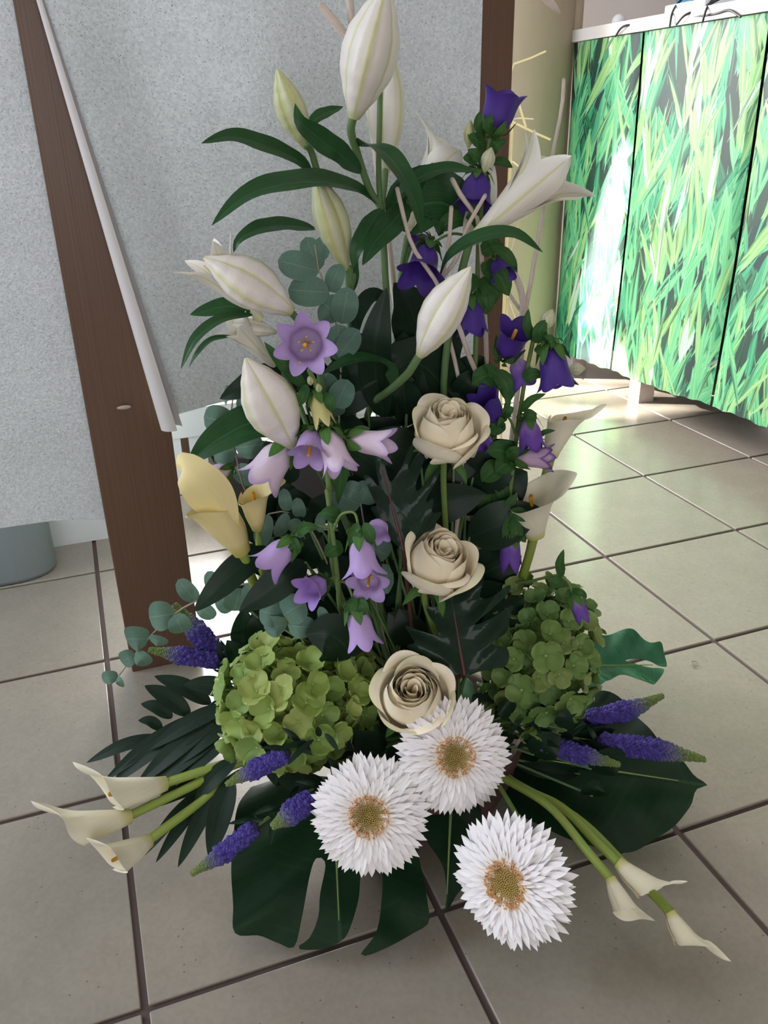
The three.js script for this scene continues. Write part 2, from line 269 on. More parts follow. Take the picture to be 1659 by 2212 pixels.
{ // white slatted crate seen below the middle sheet
  const o = thing('slatted_crate', 'white wooden slatted crate on the floor behind the brown post', 'crate', G(0.35, 0, -2.0));
  const bxs = (a0, a1, y0, y1, b0, b1) => { const g = gbox(a0, a1, y0, y1, b0, b1); g.translate(-o.position.x, -o.position.y, -o.position.z); return g; };
  part('top_rail', bxs(0.05, 0.72, 0.145, 0.216, -1.955, -1.935), paintWhite, o);
  for (let k = 0; k < 11; k++) part('slat', bxs(0.075 + k * 0.06, 0.115 + k * 0.06, 0.0, 0.146, -1.952, -1.938), paintWhite, o);
  part('back_board', bxs(0.05, 0.72, 0, 0.2, -2.2, -2.18), std({ color: col(0.16, 0.09, 0.06), roughness: 0.8 }), o, 'brown back board seen between the slats');
  part('top_board', bxs(0.05, 0.72, 0.2, 0.214, -2.18, -1.955), paintWhite, o);
  const k = thing('black_tray', 'black box with a thin white rim on the floor behind the bellflowers', 'box', G(0.42, 0, -1.7));
  const kb = (a0, a1, y0, y1, b0, b1) => { const g = new RoundedBoxGeometry(a1 - a0, y1 - y0, b1 - b0, 3, 0.012); g.rotateY(-0.18); const c = P(660, 1035, -1.78); g.translate(c.x - k.position.x, (y0 + y1) / 2, c.z - k.position.z); return g; };
  part('body', kb(0.0, 0.36, 0.03, 0.17, 0, 0.2), std({ color: col(0.015, 0.013, 0.014), roughness: 0.4 }), k); part('white_rim', kb(-0.006, 0.366, 0.005, 0.03, -0.006, 0.206), std({ color: col(0.8, 0.78, 0.78), roughness: 0.5 }), k);
}
const beige = std({ color: col(0.36, 0.285, 0.2), roughness: 0.65, bumpMap: fineBump, bumpScale: 0.0015 });
{
  const g = new THREE.CylinderGeometry(0.2, 0.2, HIGH, 48, 1); g.translate(0.436, HIGH / 2, -3.05); const c = struct('trim_1', g, beige); c.name = 'trim_1';
  const e = new THREE.CylinderGeometry(0.022, 0.022, 1.6, 20); e.translate(0.627, 1.83, -2.99); struct('trim_2', e, beige);
  struct('wall_counter', gbox(1.62, 2.6, 0, HIGH, -3.2, -3.1), std({ color: col(0.60, 0.58, 0.60), roughness: 0.9 }));
}
// ---------------------------------------------------------------- counter with bamboo print
const bamboo = canvasTex(1024, 2048, (x, w, h) => {
  const q = rng(404); x.fillStyle = '#223c38'; x.fillRect(0, 0, w, h);
  for (let k = 0; k < 220; k++) { x.fillStyle = `rgba(${20 + q() * 30},${60 + q() * 50},${50 + q() * 35},0.35)`; x.beginPath(); x.ellipse(q() * w, q() * h, 20 + q() * 60, 40 + q() * 130, (q() - 0.5) * 0.6, 0, 7); x.fill(); }
  const pal = [[[24, 92, 66], [34, 122, 84]], [[40, 148, 102], [70, 182, 130]], [[70, 188, 128], [126, 216, 150]], [[120, 196, 104], [170, 224, 150]], [[170, 236, 200], [220, 248, 228]]];
  const leafShape = (cx, cy, len, wid, ang, bend, c, c2) => {
    x.save(); x.translate(cx, cy); x.rotate(ang); const g = x.createLinearGradient(-wid, 0, wid, 0); const dk = c.map((v) => v * 0.62); g.addColorStop(0, rgb(...c2)); g.addColorStop(0.48, rgb(...c)); g.addColorStop(0.52, rgb(...c2)); g.addColorStop(0.8, rgb(...c)); g.addColorStop(1, rgb(...dk)); x.fillStyle = g; x.shadowColor = 'rgba(0,0,0,0)';
    x.beginPath(); x.moveTo(0, 0); x.bezierCurveTo(wid, -len * 0.25, wid + bend * 0.5, -len * 0.6, bend, -len); x.bezierCurveTo(-wid + bend * 0.5, -len * 0.55, -wid, -len * 0.2, 0, 0); x.fill();
    x.strokeStyle = `rgba(${c2.map((v) => Math.min(255, v + 50) | 0).join(',')},0.8)`; x.lineWidth = 1.6; x.beginPath(); x.moveTo(0, 0); x.quadraticCurveTo(bend * 0.3, -len * 0.5, bend, -len); x.stroke(); x.restore();
  };
  for (let layer = 0; layer < 4; layer++) for (let s = 0; s < [100, 110, 100, 52][layer]; s++) {
    const cx = q() * w, cy = q() * h * 1.05, lean = (q() - 0.4) * 0.7, up = q() < 0.62, n = 3 + Math.floor(q() * 5);
    for (let k = 0; k < n; k++) { const p = pal[Math.min(4, layer + (q() < 0.2 ? 1 : 0))], m = q(); leafShape(cx + (q() - 0.5) * 30, cy + (q() - 0.5) * 40, 130 + q() * 210, 9 + q() * 14, lean + (q() - 0.5) * 0.9 + (up ? 0 : Math.PI), (q() - 0.5) * 70, p[0].map((v, i) => lerp(v, p[1][i], m)), p[1].map((v) => v + 14 * q())); }
    if (q() < 0.4) { x.strokeStyle = 'rgba(150,190,90,0.7)'; x.lineWidth = 2.5; x.beginPath(); x.moveTo(cx, cy); x.lineTo(cx + (q() - 0.5) * 60, cy + 130); x.stroke(); }
  }
});
{
  const o = thing('counter', 'tall shop counter with white top on square legs, clad in bamboo print', 'counter', G(1.9, 0, -2.0));
  const bxs = (...a) => { const g = gbox(...a); g.translate(-o.position.x, 0, -o.position.z); return g; };
  part('worktop', bxs(1.565, 2.25, 1.03, 1.062, -2.62, -0.9), std({ color: col(0.62, 0.58, 0.56), roughness: 0.5 }), o);
  part('carcass', bxs(1.63, 2.2, 0.12, 1.03, -2.58, -0.95), std({ color: col(0.12, 0.08, 0.06), roughness: 0.8 }), o);
  const legM = std({ color: col(0.55, 0.46, 0.42), roughness: 0.6 });
  for (const [a, b] of [[1.605, -2.16], [1.605, -1.2], [2.12, -2.5], [2.12, -1.2], [1.605, -2.55]]) part('leg', bxs(a, a + 0.055, 0, 0.14, b, b + 0.055), legM, o);
  const panel = (b0, b1, seed, bow) => {
    const uv0 = (b0 + 2.6) / 0.75, uv1 = (b1 + 2.6) / 0.75;
    const g = surf(30, 24, (u, v, t) => { const b = lerp(b0, b1, u), lowY = lerp(0.064, 0.112, clamp((b + 2.59) / 1.1)) + 0.002 * Math.sin(b * 31 + seed) + 0.0022 * Math.sin(b * 97); const y = lerp(lowY, 1.028, v); const a = 1.576 - bow * Math.sin(Math.PI * u) * (0.5 + 0.5 * Math.sin(v * 3 + seed)) + 0.012 * sstep(0.9, 1, Math.abs(2 * u - 1)) * (0.3 + 0.7 * Math.sin(v * Math.PI)); t.copy(G(a, y, b)).sub(o.position); });
    const uvs = g.attributes.uv; for (let i = 0; i < uvs.count; i++) uvs.setXY(i, lerp(uv0, uv1, uvs.getX(i)), uvs.getY(i) * 0.64 + seed * 0.13);
    part('bamboo_panel', g, std({ map: bamboo, color: col(0.66, 0.64, 0.62), roughness: 0.55 }), o, 'sheet printed with green bamboo leaves on dark ground');
  };
  panel(-2.590, -2.238, 0, 0.010); panel(-2.228, -1.762, 1, 0.014); panel(-1.752, -1.28, 2, 0.012); panel(-1.27, -0.95, 3, 0.012);
  const black = std({ color: col(0.012, 0.012, 0.016), roughness: 0.4 }), Q = (px, py, da = 0) => { const d = rayDir(px, py), n = V(CA, 0, -SA), p0 = G(1.56 + da, 0, -2), t = p0.clone().sub(EYEP).dot(n) / d.dot(n); return EYEP.clone().addScaledVector(d, t); };
  const item = (name, label, cat, geo, mat) => solid(name, geo, mat, label, cat);
  const bx = (a0, a1, y0, y1, b0, b1, r = 0.004) => { const g = new RoundedBoxGeometry(a1 - a0, y1 - y0, b1 - b0, 2, r); g.rotateY(YAW); const c = G((a0 + a1) / 2, (y0 + y1) / 2, (b0 + b1) / 2); g.translate(c.x, c.y, c.z); return g; };
  item('blue_box', 'small blue box on the counter top beside the white router', 'box', bx(1.70, 1.74, 1.063, 1.15, -2.27, -2.2), std({ color: col(0.01, 0.16, 0.28), roughness: 0.4 }));
  item('router', 'flat white device lying at the counter edge', 'device', bx(1.585, 1.70, 1.063, 1.083, -2.16, -2.0), std({ color: col(0.8, 0.84, 0.9), roughness: 0.4 }));
  item('crumpled_bag', 'clear plastic bag lying on the counter end by the wall', 'bag', put(new THREE.IcosahedronGeometry(1, 3), new THREE.Quaternion(), G(1.66, 1.078, -2.48), 0.02).scale(1, 1, 1), std({ color: col(0.7, 0.68, 0.72), roughness: 0.2 }));
  item('black_case', 'black electronic case among cables on the counter', 'device', bx(1.78, 2.0, 1.063, 1.3, -2.14, -1.98, 0.01), black);
  item('black_monitor_base', 'black square stand on the counter beside the silver tin', 'stand', bx(1.75, 1.95, 1.063, 1.34, -1.78, -1.5, 0.01), black);
  { const g = new THREE.LatheGeometry([[0, 0], [0.04, 0], [0.042, 0.004], [0.042, 0.11], [0.045, 0.113], [0.045, 0.12], [0, 0.121]].map((p) => new THREE.Vector2(...p)), 28); const c = G(1.66, 1.0625, -1.9); g.translate(c.x, c.y, c.z); item('silver_tin', 'shiny silver tin standing on the counter', 'tin', g, std({ color: col(0.7, 0.72, 0.75), roughness: 0.25, metalness: 1 })); }
  const cable = (label, pts) => item('cable', label, 'cable', tube(pts.map(([x, y, da]) => Q(x, y, da)), 0.003, 0.003, 30, 6), black);
  cable('black cable looping over the counter edge by the plastic bag', [[1330, 78, 0], [1345, 58, -0.004], [1380, 52, 0.02], [1440, 46, 0.04], [1500, 20, 0.1]]);
  cable('thick black cable drooping over the counter edge beside the white device', [[1447, 56, -0.004], [1450, 36, -0.002], [1462, 10, 0.03], [1490, -15, 0.08]]);
  cable('black cable bent in a hook over the counter edge', [[1462, 52, -0.004], [1478, 34, -0.003], [1510, 20, 0.02], [1560, -5, 0.06]]);
  cable('black cable with a loose end beside the silver tin', [[1518, 46, -0.004], [1524, 25, -0.003], [1535, 5, 0.02], [1560, -18, 0.06]]);
  cable('thin black cable lying along the counter front edge', [[1600, 36, -0.003], [1575, 22, 0.0], [1545, 30, 0.004], [1470, 40, 0.01]]);
}
// what throws the dappled sun: unseen curtains added in the back window, their tapering gap shaping the patch, and a bush outside it
{
  const cloth = std({ color: col(0.7, 0.66, 0.6), roughness: 0.95 });
  const cur = (label, low, a0, a1) => { const o = thing('added_curtain', label, 'added_curtain', G(a0(1.5), low, -3.84)); part('fabric', surf(40, 30, (u, v, t) => { const y = lerp(low, 2.3, v), a = lerp(a0(y), a1(y), u); t.copy(G(a, y, -3.85 + 0.012 * Math.sin(u * 40))).sub(o.position); }), cloth, o); };
  const gapW = (y) => 0.37 * clamp((2.17 - y) / 0.72, 0.0, 1.1), oa = 1.578 - 0.88 / 0.475 * (3.85 - 2.245);
  cur('added short drape, out of view, shaping the sun at the back window corner', 1.56, (y) => -2.28, (y) => oa);
  cur('added long drape, out of view, shaping the sun patch at mid back window', 0.72, (y) => oa + gapW(y), (y) => oa + 0.62);
  const bush = thing('garden_bush', 'leafy bush standing outside the back window', 'bush', G(-2.2, 0, -4.15)), q = rng(9), lg = [];
  for (let k = 0; k < 330; k++) { const base = G(-2.75 + q() * 1.15, 1.0 + q() * 0.85, -4.15 - 0.12 * q()).sub(bush.position), dir = V(q() - 0.5, q() * 0.9 - 0.2, q() - 0.5).normalize().multiplyScalar(0.07 + q() * 0.06); lg.push(blade([base, base.clone().add(dir)], 0.026, { nu: 2, nv: 5 })); }
  part('foliage', mergeGeometries(lg), MAT.bellLeaf, bush).userData.kind = 'stuff';
  for (let k = 0; k < 7; k++) part('branch', tube([V((k - 3) * 0.02, 0, 0), V((k - 3) * 0.1, 0.9, 0.02), V((k - 3) * 0.17, 1.75, 0.0)], 0.008, 0.003), MAT.woodyStem, bush);
}
// ================================================================ the arrangement
const POT = V(0.045, 0, -0.88), FOAM = V(0.04, 0.115, -0.88);
{
  const o = thing('bowl', 'low brown wooden bowl on the tiles holding the whole arrangement', 'bowl', POT);
  const wood = std({ map: canvasTex(512, 128, (x, w, h) => { const q = rng(77); x.fillStyle = rgb(92, 66, 58); x.fillRect(0, 0, w, h); for (let k = 0; k < 160; k++) { x.strokeStyle = `rgba(${40 + q() * 70},${26 + q() * 50},${24 + q() * 40},0.4)`; x.lineWidth = 1 + q() * 3; const y = q() * h; x.beginPath(); x.moveTo(q() * w, y); x.lineTo(q() * w, y + (q() - 0.5) * 8); x.stroke(); } }), roughness: 0.7 });
  part('shell', new THREE.LatheGeometry([[0, 0], [0.1, 0], [0.108, 0.004], [0.125, 0.05], [0.135, 0.1], [0.131, 0.104], [0.124, 0.1], [0.112, 0.05], [0.09, 0.016], [0, 0.014]].map((p) => new THREE.Vector2(...p)), 56), wood, o);
  const f = new RoundedBoxGeometry(0.15, 0.11, 0.15, 3, 0.02); f.translate(0, 0.075, 0); part('floral_foam', f, MAT.foam, o);
}
const foot = (k = 0) => FOAM.clone().add(V(rr(-0.05, 0.05), rr(-0.02, 0.01), rr(-0.045, 0.045)));
// --- traced leaves: an outline at its own place, bent and with thickness
function tracedLeaf(outline, anchors, { fold = 0.06, ripple = 0.012, rib, thick = 0.0007, cell = 0.009, cup = 0 } = {}) {
  const [p0, p1, p2] = anchors.map((a) => P(...a)), n = p1.clone().sub(p0).cross(p2.clone().sub(p0)).normalize(); if (n.dot(EYEP.clone().sub(p0)) < 0) n.negate();
  const hit = (x, y) => { const d = rayDir(x, y); return EYEP.clone().addScaledVector(d, p0.clone().sub(EYEP).dot(n) / d.dot(n)); };
  const r0 = hit(...rib[0]), r1 = hit(...rib[1]), Y = r1.clone().sub(r0), L = Y.length(); Y.divideScalar(L); const X = Y.clone().cross(n).normalize();
  const flat = (x, y) => { const q = hit(x, y).sub(r0); return new THREE.Vector2(q.dot(X), q.dot(Y)); };
  const sh = new THREE.Shape(new THREE.SplineCurve([...outline, outline[0]].map((p) => flat(...p))).getSpacedPoints(outline.length * 5));
  let g = new THREE.ShapeGeometry(sh); g = new TessellateModifier(cell, 8).modify(g.toNonIndexed());
  const pos = g.attributes.position, uv = [], lay = [[], []], W = L * 0.7;
  for (let i = 0; i < pos.count; i++) {
    const x = pos.getX(i), y = pos.getY(i), ax = Math.abs(x), t = y / L;
    const z = ax * fold + Math.sin((t * 1.0 - ax / L * 0.7) * 17) * ripple * L * sstep(0, 0.3 * L, ax) + cup * (t - 0.5) * (t - 0.5) * L * (-1) - 0.25 * ax * ax / L * fold * 4;
    for (const k of [0, 1]) { const q = r0.clone().addScaledVector(X, x).addScaledVector(Y, y).addScaledVector(n, z - k * thick); lay[k].push(q.x, q.y, q.z); }
    uv.push(0.5 + x / W, clamp(t, -0.2, 1.3));
  }
  const mk = (p, flip) => { const h = new THREE.BufferGeometry(), a = p.slice(), b = uv.slice(); if (flip) for (let i = 0; i < a.length; i += 9) for (let k = 0; k < 3; k++) { [a[i + 3 + k], a[i + 6 + k]] = [a[i + 6 + k], a[i + 3 + k]]; if (k < 2) { const j = i / 9 * 6; [b[j + 2 + k], b[j + 4 + k]] = [b[j + 4 + k], b[j + 2 + k]]; } } h.setAttribute('position', new THREE.Float32BufferAttribute(a, 3)); h.setAttribute('uv', new THREE.Float32BufferAttribute(b, 2)); const w = mergeVertices(h, 1e-6); w.computeVertexNormals(); return w; };
  return { geo: mergeGeometries([mk(lay[0]), mk(lay[1], true)]), r0, r1, n };
}
const moveTo = (g, o) => g.translate(-o.position.x, -o.position.y, -o.position.z);
function bigLeaf(name, label, cat, outline, anchors, opt, mat, stemMat, stemFrom) {
  const t = tracedLeaf(outline, anchors, opt), o = thing(name, label, cat, stemFrom || foot());
  part('leaf_blade', moveTo(t.geo, o), mat, o);
  const mid = t.r0.clone().lerp(t.r1, 0.85), up = t.n.clone().multiplyScalar(0.0006);
  part('midrib', moveTo(tube([t.r0.clone().add(up), t.r0.clone().lerp(t.r1, 0.5).add(up), mid.add(up)], 0.0022, 0.0006, 16, 6), o), stemMat || MAT.stem, o);
  part('petiole', tube([V(0, 0, 0), rel(o, t.r0).multiplyScalar(0.5).add(V(0, 0.01, 0)), rel(o, t.r0)], 0.003, 0.0024, 12, 6), stemMat || MAT.stem, o);
  return o;
}
const pinLeaf = (b, r, d, s, rough, extra) => leafMat(b, r, d, s, rough, true, extra);
const monsteraMat = pinLeaf([22, 47, 27], [46, 78, 48], [12, 29, 16], 51, 0.3), xanaduMat = pinLeaf([22, 46, 30], [44, 70, 48], [10, 26, 16], 52, 0.5, { specularIntensity: 0.25, clearcoat: 0.22, clearcoatRoughness: 0.12 }), shinyMat = pinLeaf([48, 124, 84], [92, 164, 122], [26, 84, 56], 53, 0.25, { transmission: 0.3, clearcoat: 0.8, clearcoatRoughness: 0.12 });
bigLeaf('monstera_leaf', 'large split monstera leaf drooping to the tiles under two gerberas', 'leaf', [[540, 1690], [512, 1740], [500, 1850], [502, 1950], [507, 2013], [560, 2015], [600, 2030], [634, 2041], [651, 1977], [668, 1895], [680, 1856], [694, 1852], [703, 1870], [691, 1930], [687, 1977], [668, 2022], [641, 2044], [691, 2045], [738, 2027], [757, 1998], [774, 1940], [779, 1890], [790, 1840], [812, 1830], [826, 1880], [823, 1951], [811, 2013], [779, 2057], [836, 2042], [890, 2009], [926, 1987], [924, 1950], [915, 1897], [900, 1830], [870, 1760], [800, 1700], [700, 1670], [620, 1670]], [[640, 1690, -0.80], [520, 2000, -0.63], [900, 2000, -0.625]], { rib: [[720, 1690], [735, 2050]], fold: -0.05, ripple: 0.012, cup: 0.1 }, monsteraMat);
bigLeaf('monstera_leaf', 'narrow dark lobe of monstera leaf hanging between the lowest gerbera and the tiles', 'leaf', [[905, 1790], [935, 1835], [957, 1872], [965, 1926], [962, 1972], [985, 1935], [1004, 1905], [1014, 1843], [1040, 1790], [1030, 1730], [960, 1720]], [[960, 1720, -0.77], [962, 1970, -0.655], [1030, 1800, -0.73]], { rib: [[975, 1730], [964, 1970]], fold: -0.08 }, monsteraMat);
bigLeaf('monstera_leaf', 'broad dark green monstera leaf spread over the tiles under the blue veronica spikes', 'leaf', [[1240, 1500], [1300, 1493], [1340, 1512], [1372, 1545], [1405, 1580], [1440, 1620], [1472, 1642], [1500, 1676], [1528, 1695], [1504, 1706], [1490, 1745], [1450, 1790], [1400, 1825], [1360, 1841], [1310, 1840], [1240, 1817], [1180, 1790], [1120, 1760], [1080, 1700], [1110, 1600], [1170, 1530]], [[1140, 1650, -0.86], [1520, 1695, -0.80], [1330, 1838, -0.735]], { rib: [[1150, 1640], [1524, 1696]], fold: 0.05, ripple: 0.012 }, monsteraMat);
bigLeaf('monstera_leaf', 'glossy bright green split leaf sticking out beside the darker hydrangea', 'leaf', [[1225, 1400], [1262, 1385], [1300, 1379], [1340, 1372], [1375, 1377], [1400, 1396], [1420, 1397], [1431, 1415], [1441, 1438], [1428, 1440], [1404, 1430], [1370, 1425], [1348, 1429], [1372, 1434], [1405, 1444], [1431, 1447], [1424, 1466], [1404, 1486], [1378, 1480], [1340, 1462], [1312, 1475], [1285, 1492], [1262, 1500], [1225, 1470]], [[1230, 1440, -0.97], [1430, 1440, -1.0], [1340, 1372, -1.04]], { rib: [[1230, 1440], [1440, 1436]], fold: 0.35, ripple: 0.035 }, shinyMat);
bigLeaf('philodendron_leaf', 'dark glossy lobed philodendron leaf standing between the upper two roses', 'leaf', [[872, 1192], [843, 1164], [836, 1155], [816, 1123], [800, 1095], [813, 1092], [807, 1078], [792, 1045], [786, 1026], [800, 1030], [818, 1050], [812, 1010], [812, 975], [826, 985], [838, 1030], [846, 1040], [866, 1010], [880, 975], [888, 958], [892, 975], [880, 1012], [896, 989], [910, 970], [917, 976], [910, 1007], [898, 1041], [899, 1060], [914, 1047], [941, 1012], [950, 1008], [948, 1023], [917, 1085], [933, 1074], [934, 1087], [932, 1105], [953, 1106], [943, 1125], [935, 1146], [917, 1150], [890, 1178]], [[870, 1188, -0.80], [800, 1000, -0.83], [945, 1010, -0.83]], { rib: [[872, 1188], [818, 985]], fold: 0.3, ripple: 0.03 }, xanaduMat, MAT.redStem);
bigLeaf('philodendron_leaf', 'dark glossy lobed philodendron leaf standing between the middle rose and the hydrangea', 'leaf', [[1003, 1456], [955, 1456], [910, 1446], [895, 1420], [878, 1394], [895, 1388], [874, 1352], [905, 1362], [950, 1372], [926, 1330], [922, 1312], [945, 1310], [960, 1288], [1000, 1250], [1036, 1228], [1042, 1250], [1036, 1290], [1060, 1290], [1097, 1264], [1096, 1282], [1060, 1316], [1022, 1350], [1060, 1336], [1107, 1307], [1098, 1335], [1092, 1366], [1060, 1390], [1093, 1400], [1092, 1436], [1057, 1446]], [[1003, 1456, -0.77], [900, 1350, -0.80], [1080, 1290, -0.82]], { rib: [[1003, 1456], [975, 1290]], fold: 0.32, ripple: 0.035 }, xanaduMat, MAT.redStem);
// --- ribbon leaves
const pxw = (w, p) => M(w, p);
function ribbon(name, parent, pts, w, mat, opt = {}) { const q = pts.map((p) => P(...p)); return part(name, moveTo(blade(q, pxw(w, q[Math.floor(q.length / 2)]), opt), parent), mat, parent); }
function loneLeaf(label, pts, w, mat = MAT.darkLeaf, opt = {}, group) {
  const b = P(...pts[0]), o = thing('dark_leaf', label, 'leaf', opt.from || foot(), group);
  ribbon('leaf_blade', o, pts, w, mat, opt); part('petiole', tube([V(0, 0, 0), rel(o, b).multiplyScalar(0.6), rel(o, b)], 0.0022, 0.0016, 10, 6), MAT.lilyStem, o); return o;
}
// --- lilies
const budProf = [[0, 0.2], [0.06, 0.34], [0.2, 0.66], [0.36, 0.93], [0.5, 1], [0.64, 0.92], [0.8, 0.62], [0.92, 0.3], [0.98, 0.12], [1, 0.04]];
const budR = (t) => { for (let i = 1; i < budProf.length; i++) if (t <= budProf[i][0]) { const [a, x] = budProf[i - 1], [b, y] = budProf[i], k = (t - a) / (b - a); return lerp(x, y, k * k * (3 - 2 * k) * 0.35 + k * 0.65); } return 0.04; };
function lilyBud(parent, a, b, w, green = 0, spin = 0, label) {
  const p0 = P(...a), p1 = P(...b), ax = p1.clone().sub(p0), L = ax.length(), W = M(w, p0) / 2, q = frame(ax, spin);
  const white = col(0.84, 0.78, 0.73), rib = col(0.60, 0.60, 0.20), gr = col(0.42, 0.47, 0.13), tip = col(0.62, 0.6, 0.26);
  const g = surf(54, 44, (u, v, t) => {
    const th = u * Math.PI * 2, d = Math.abs(((th * 3 / (Math.PI * 2) + 0.5) % 1) - 0.5) * 2, e = Math.abs(((th * 3 / (Math.PI * 2) + 1.0) % 1) - 0.5) * 2;
    const r = W * budR(v) * (0.93 + 0.12 * Math.cos(3 * th) * sstep(0.02, 0.3, v) - 0.07 * Math.exp(-((d - 0.16) ** 2) / 0.006) * sstep(0.1, 0.4, v) - 0.06 * Math.exp(-(e ** 2) / 0.012) * sstep(0.1, 0.4, v));
    t.set(Math.cos(th) * r, v * L, Math.sin(th) * r).applyQuaternion(q).add(p0).sub(parent.position);
  }, { wrap: true, color: (u, v, c) => { const th = u * 3, d = Math.abs(((th + 0.5) % 1) - 0.5) * 2, e = Math.abs(((th + 1.0) % 1) - 0.5) * 2; c.copy(white).lerp(gr, green * (0.75 + 0.15 * Math.sin(u * 40))); c.lerp(rib, 0.75 * Math.exp(-(d * d) / 0.012) + 0.8 * Math.exp(-(e * e) / 0.006)); c.lerp(gr, 0.7 * (1 - sstep(0, 0.13, v))); c.lerp(tip, 0.5 * sstep(0.93, 1, v)); } });
  return part('bud', g, MAT.bud, parent, label);
}
function lilyFlower(parent, a, b, { open = 0.35, flare = 0.5, spin = 0, width = 0.17 } = {}) {
  const p0 = P(...a), p1 = P(...b), ax = p1.clone().sub(p0), L = ax.length(), q = frame(ax, spin), fl = new THREE.Group(); fl.name = 'flower'; parent.add(fl); fl.position.copy(rel(parent, p0));
  for (let k = 0; k < 6; k++) {
    const inner = k % 2, ph = k * Math.PI / 3, sw = rr(0.9, 1.1), fk = flare * rr(0.6, 1.3), len = rr(0.94, 1.04);
    part('petal', surf(12, 26, (u, v, t) => {
      const s = 2 * u - 1, hw = width * (inner ? 1.15 : 0.9) * (0.35 + 0.65 * Math.sin(Math.PI * Math.pow(v, 0.8) * 0.93 + 0.12)) * Math.pow(1 - Math.pow(v, 7), 0.8), r = (0.045 + open * 0.42 * Math.pow(v, 1.25)) * (inner ? 0.9 : 1.03), curl = fk * Math.pow(clamp((v - 0.62) / 0.38), 2) * 0.26, ang = ph + s * hw / Math.max(r, 0.055 + 0.1 * v) * sw;
      const rr2 = r + curl + 0.012 * Math.sin(v * 16 + k) * s * s * v, y = v * len - curl * 0.35 * v + 0.01 * s * s;
      t.set(Math.cos(ang) * rr2, y, Math.sin(ang) * rr2).multiplyScalar(L).applyQuaternion(q);
    }), MAT.lilyPetal, fl);
  }
  for (let k = 0; k < 5; k++) { const an = k * 1.256 + 0.4, r = 0.1 * open / 0.35; const e = V(Math.cos(an) * r, 0.82, Math.sin(an) * r).multiplyScalar(L).applyQuaternion(q); part('stamen', tube([V(0, 0, 0), e.clone().multiplyScalar(0.5), e], L * 0.008, L * 0.006, 8, 5), MAT.pistil, fl); }
  return fl;
}
const stemTo = (o, pts, r0, r1, mat = MAT.lilyStem, name = 'stem') => part(name, tube(pts.map((p) => rel(o, p.isVector3 ? p : P(...p))), r0, r1, 26, 8), mat, o);
const lilyStem = (label) => thing('lily_stem', label, 'lily', foot(), 'lilies in the arrangement');
{
  const o = lilyStem('tallest lily stem, with the highest closed white bud and long arching leaves');
  stemTo(o, [o.position, [845, 1000, -0.93], [835, 650, -0.93], [824, 450, -0.92]], 0.0045, 0.0036);
  stemTo(o, [[824, 450, -0.92], [800, 412, -0.915], [772, 332, -0.9], [758, 278, -0.885], [764, 252, -0.88]], 0.0034, 0.0042, MAT.lilyStem, 'bud_stalk');
  stemTo(o, [[822, 450, -0.92], [818, 380, -0.915], [820, 260, -0.9], [822, 150, -0.9]], 0.003, 0.0026, MAT.lilyStem, 'bud_stalk');
  stemTo(o, [[824, 450, -0.92], [830, 400, -0.935], [836, 330, -0.94]], 0.003, 0.0034, MAT.lilyStem, 'bud_stalk');
  lilyBud(o, [764, 256, -0.88], [836, -36, -0.86], 124, 0.06, 0.5, 'plump white bud with yellow-green ribs');
  lilyBud(o, [834, 372, -0.94], [842, 96, -0.95], 82, 0.2, 1.2, 'white bud partly behind the top one');
  for (const [pts, w, n] of [[[[816, 440, -0.918], [760, 405, -0.9], [640, 395, -0.86], [530, 425, -0.83], [456, 488, -0.81]], 62, V(0, 0.9, 0.6)], [[[780, 370, -0.9], [740, 338, -0.88], [690, 300, -0.86], [650, 262, -0.85], [637, 222, -0.85]], 46, V(-0.5, 0.6, 0.9)], [[[772, 316, -0.9], [800, 312, -0.87], [850, 350, -0.84], [895, 430, -0.82], [912, 512, -0.82]], 48, V(0.6, 0.5, 0.9)], [[[850, 442, -0.93], [890, 395, -0.92], [960, 365, -0.91], [1036, 372, -0.9]], 34, V(0, 0.8, 0.7)], [[[824, 452, -0.91], [798, 490, -0.89], [770, 540, -0.88], [762, 582, -0.88]], 34, V(-0.3, 0.2, 1)], [[[880, 440, -0.93], [850, 478, -0.9], [812, 520, -0.88], [782, 574, -0.87]], 44, V(0.2, 0.2, 1)], [[[884, 505, -0.94], [900, 450, -0.95], [960, 440, -0.96], [1010, 480, -0.97]], 120, V(0, 0.3, 1)], [[[875, 470, -0.93], [905, 400, -0.93], [935, 350, -0.93]], 20, V(0, 0.3, 1)]]) ribbon('leaf', o, pts, w * 1.22, MAT.lilyLeaf, { n, fold: 0.28, wave: 0.06 });
}
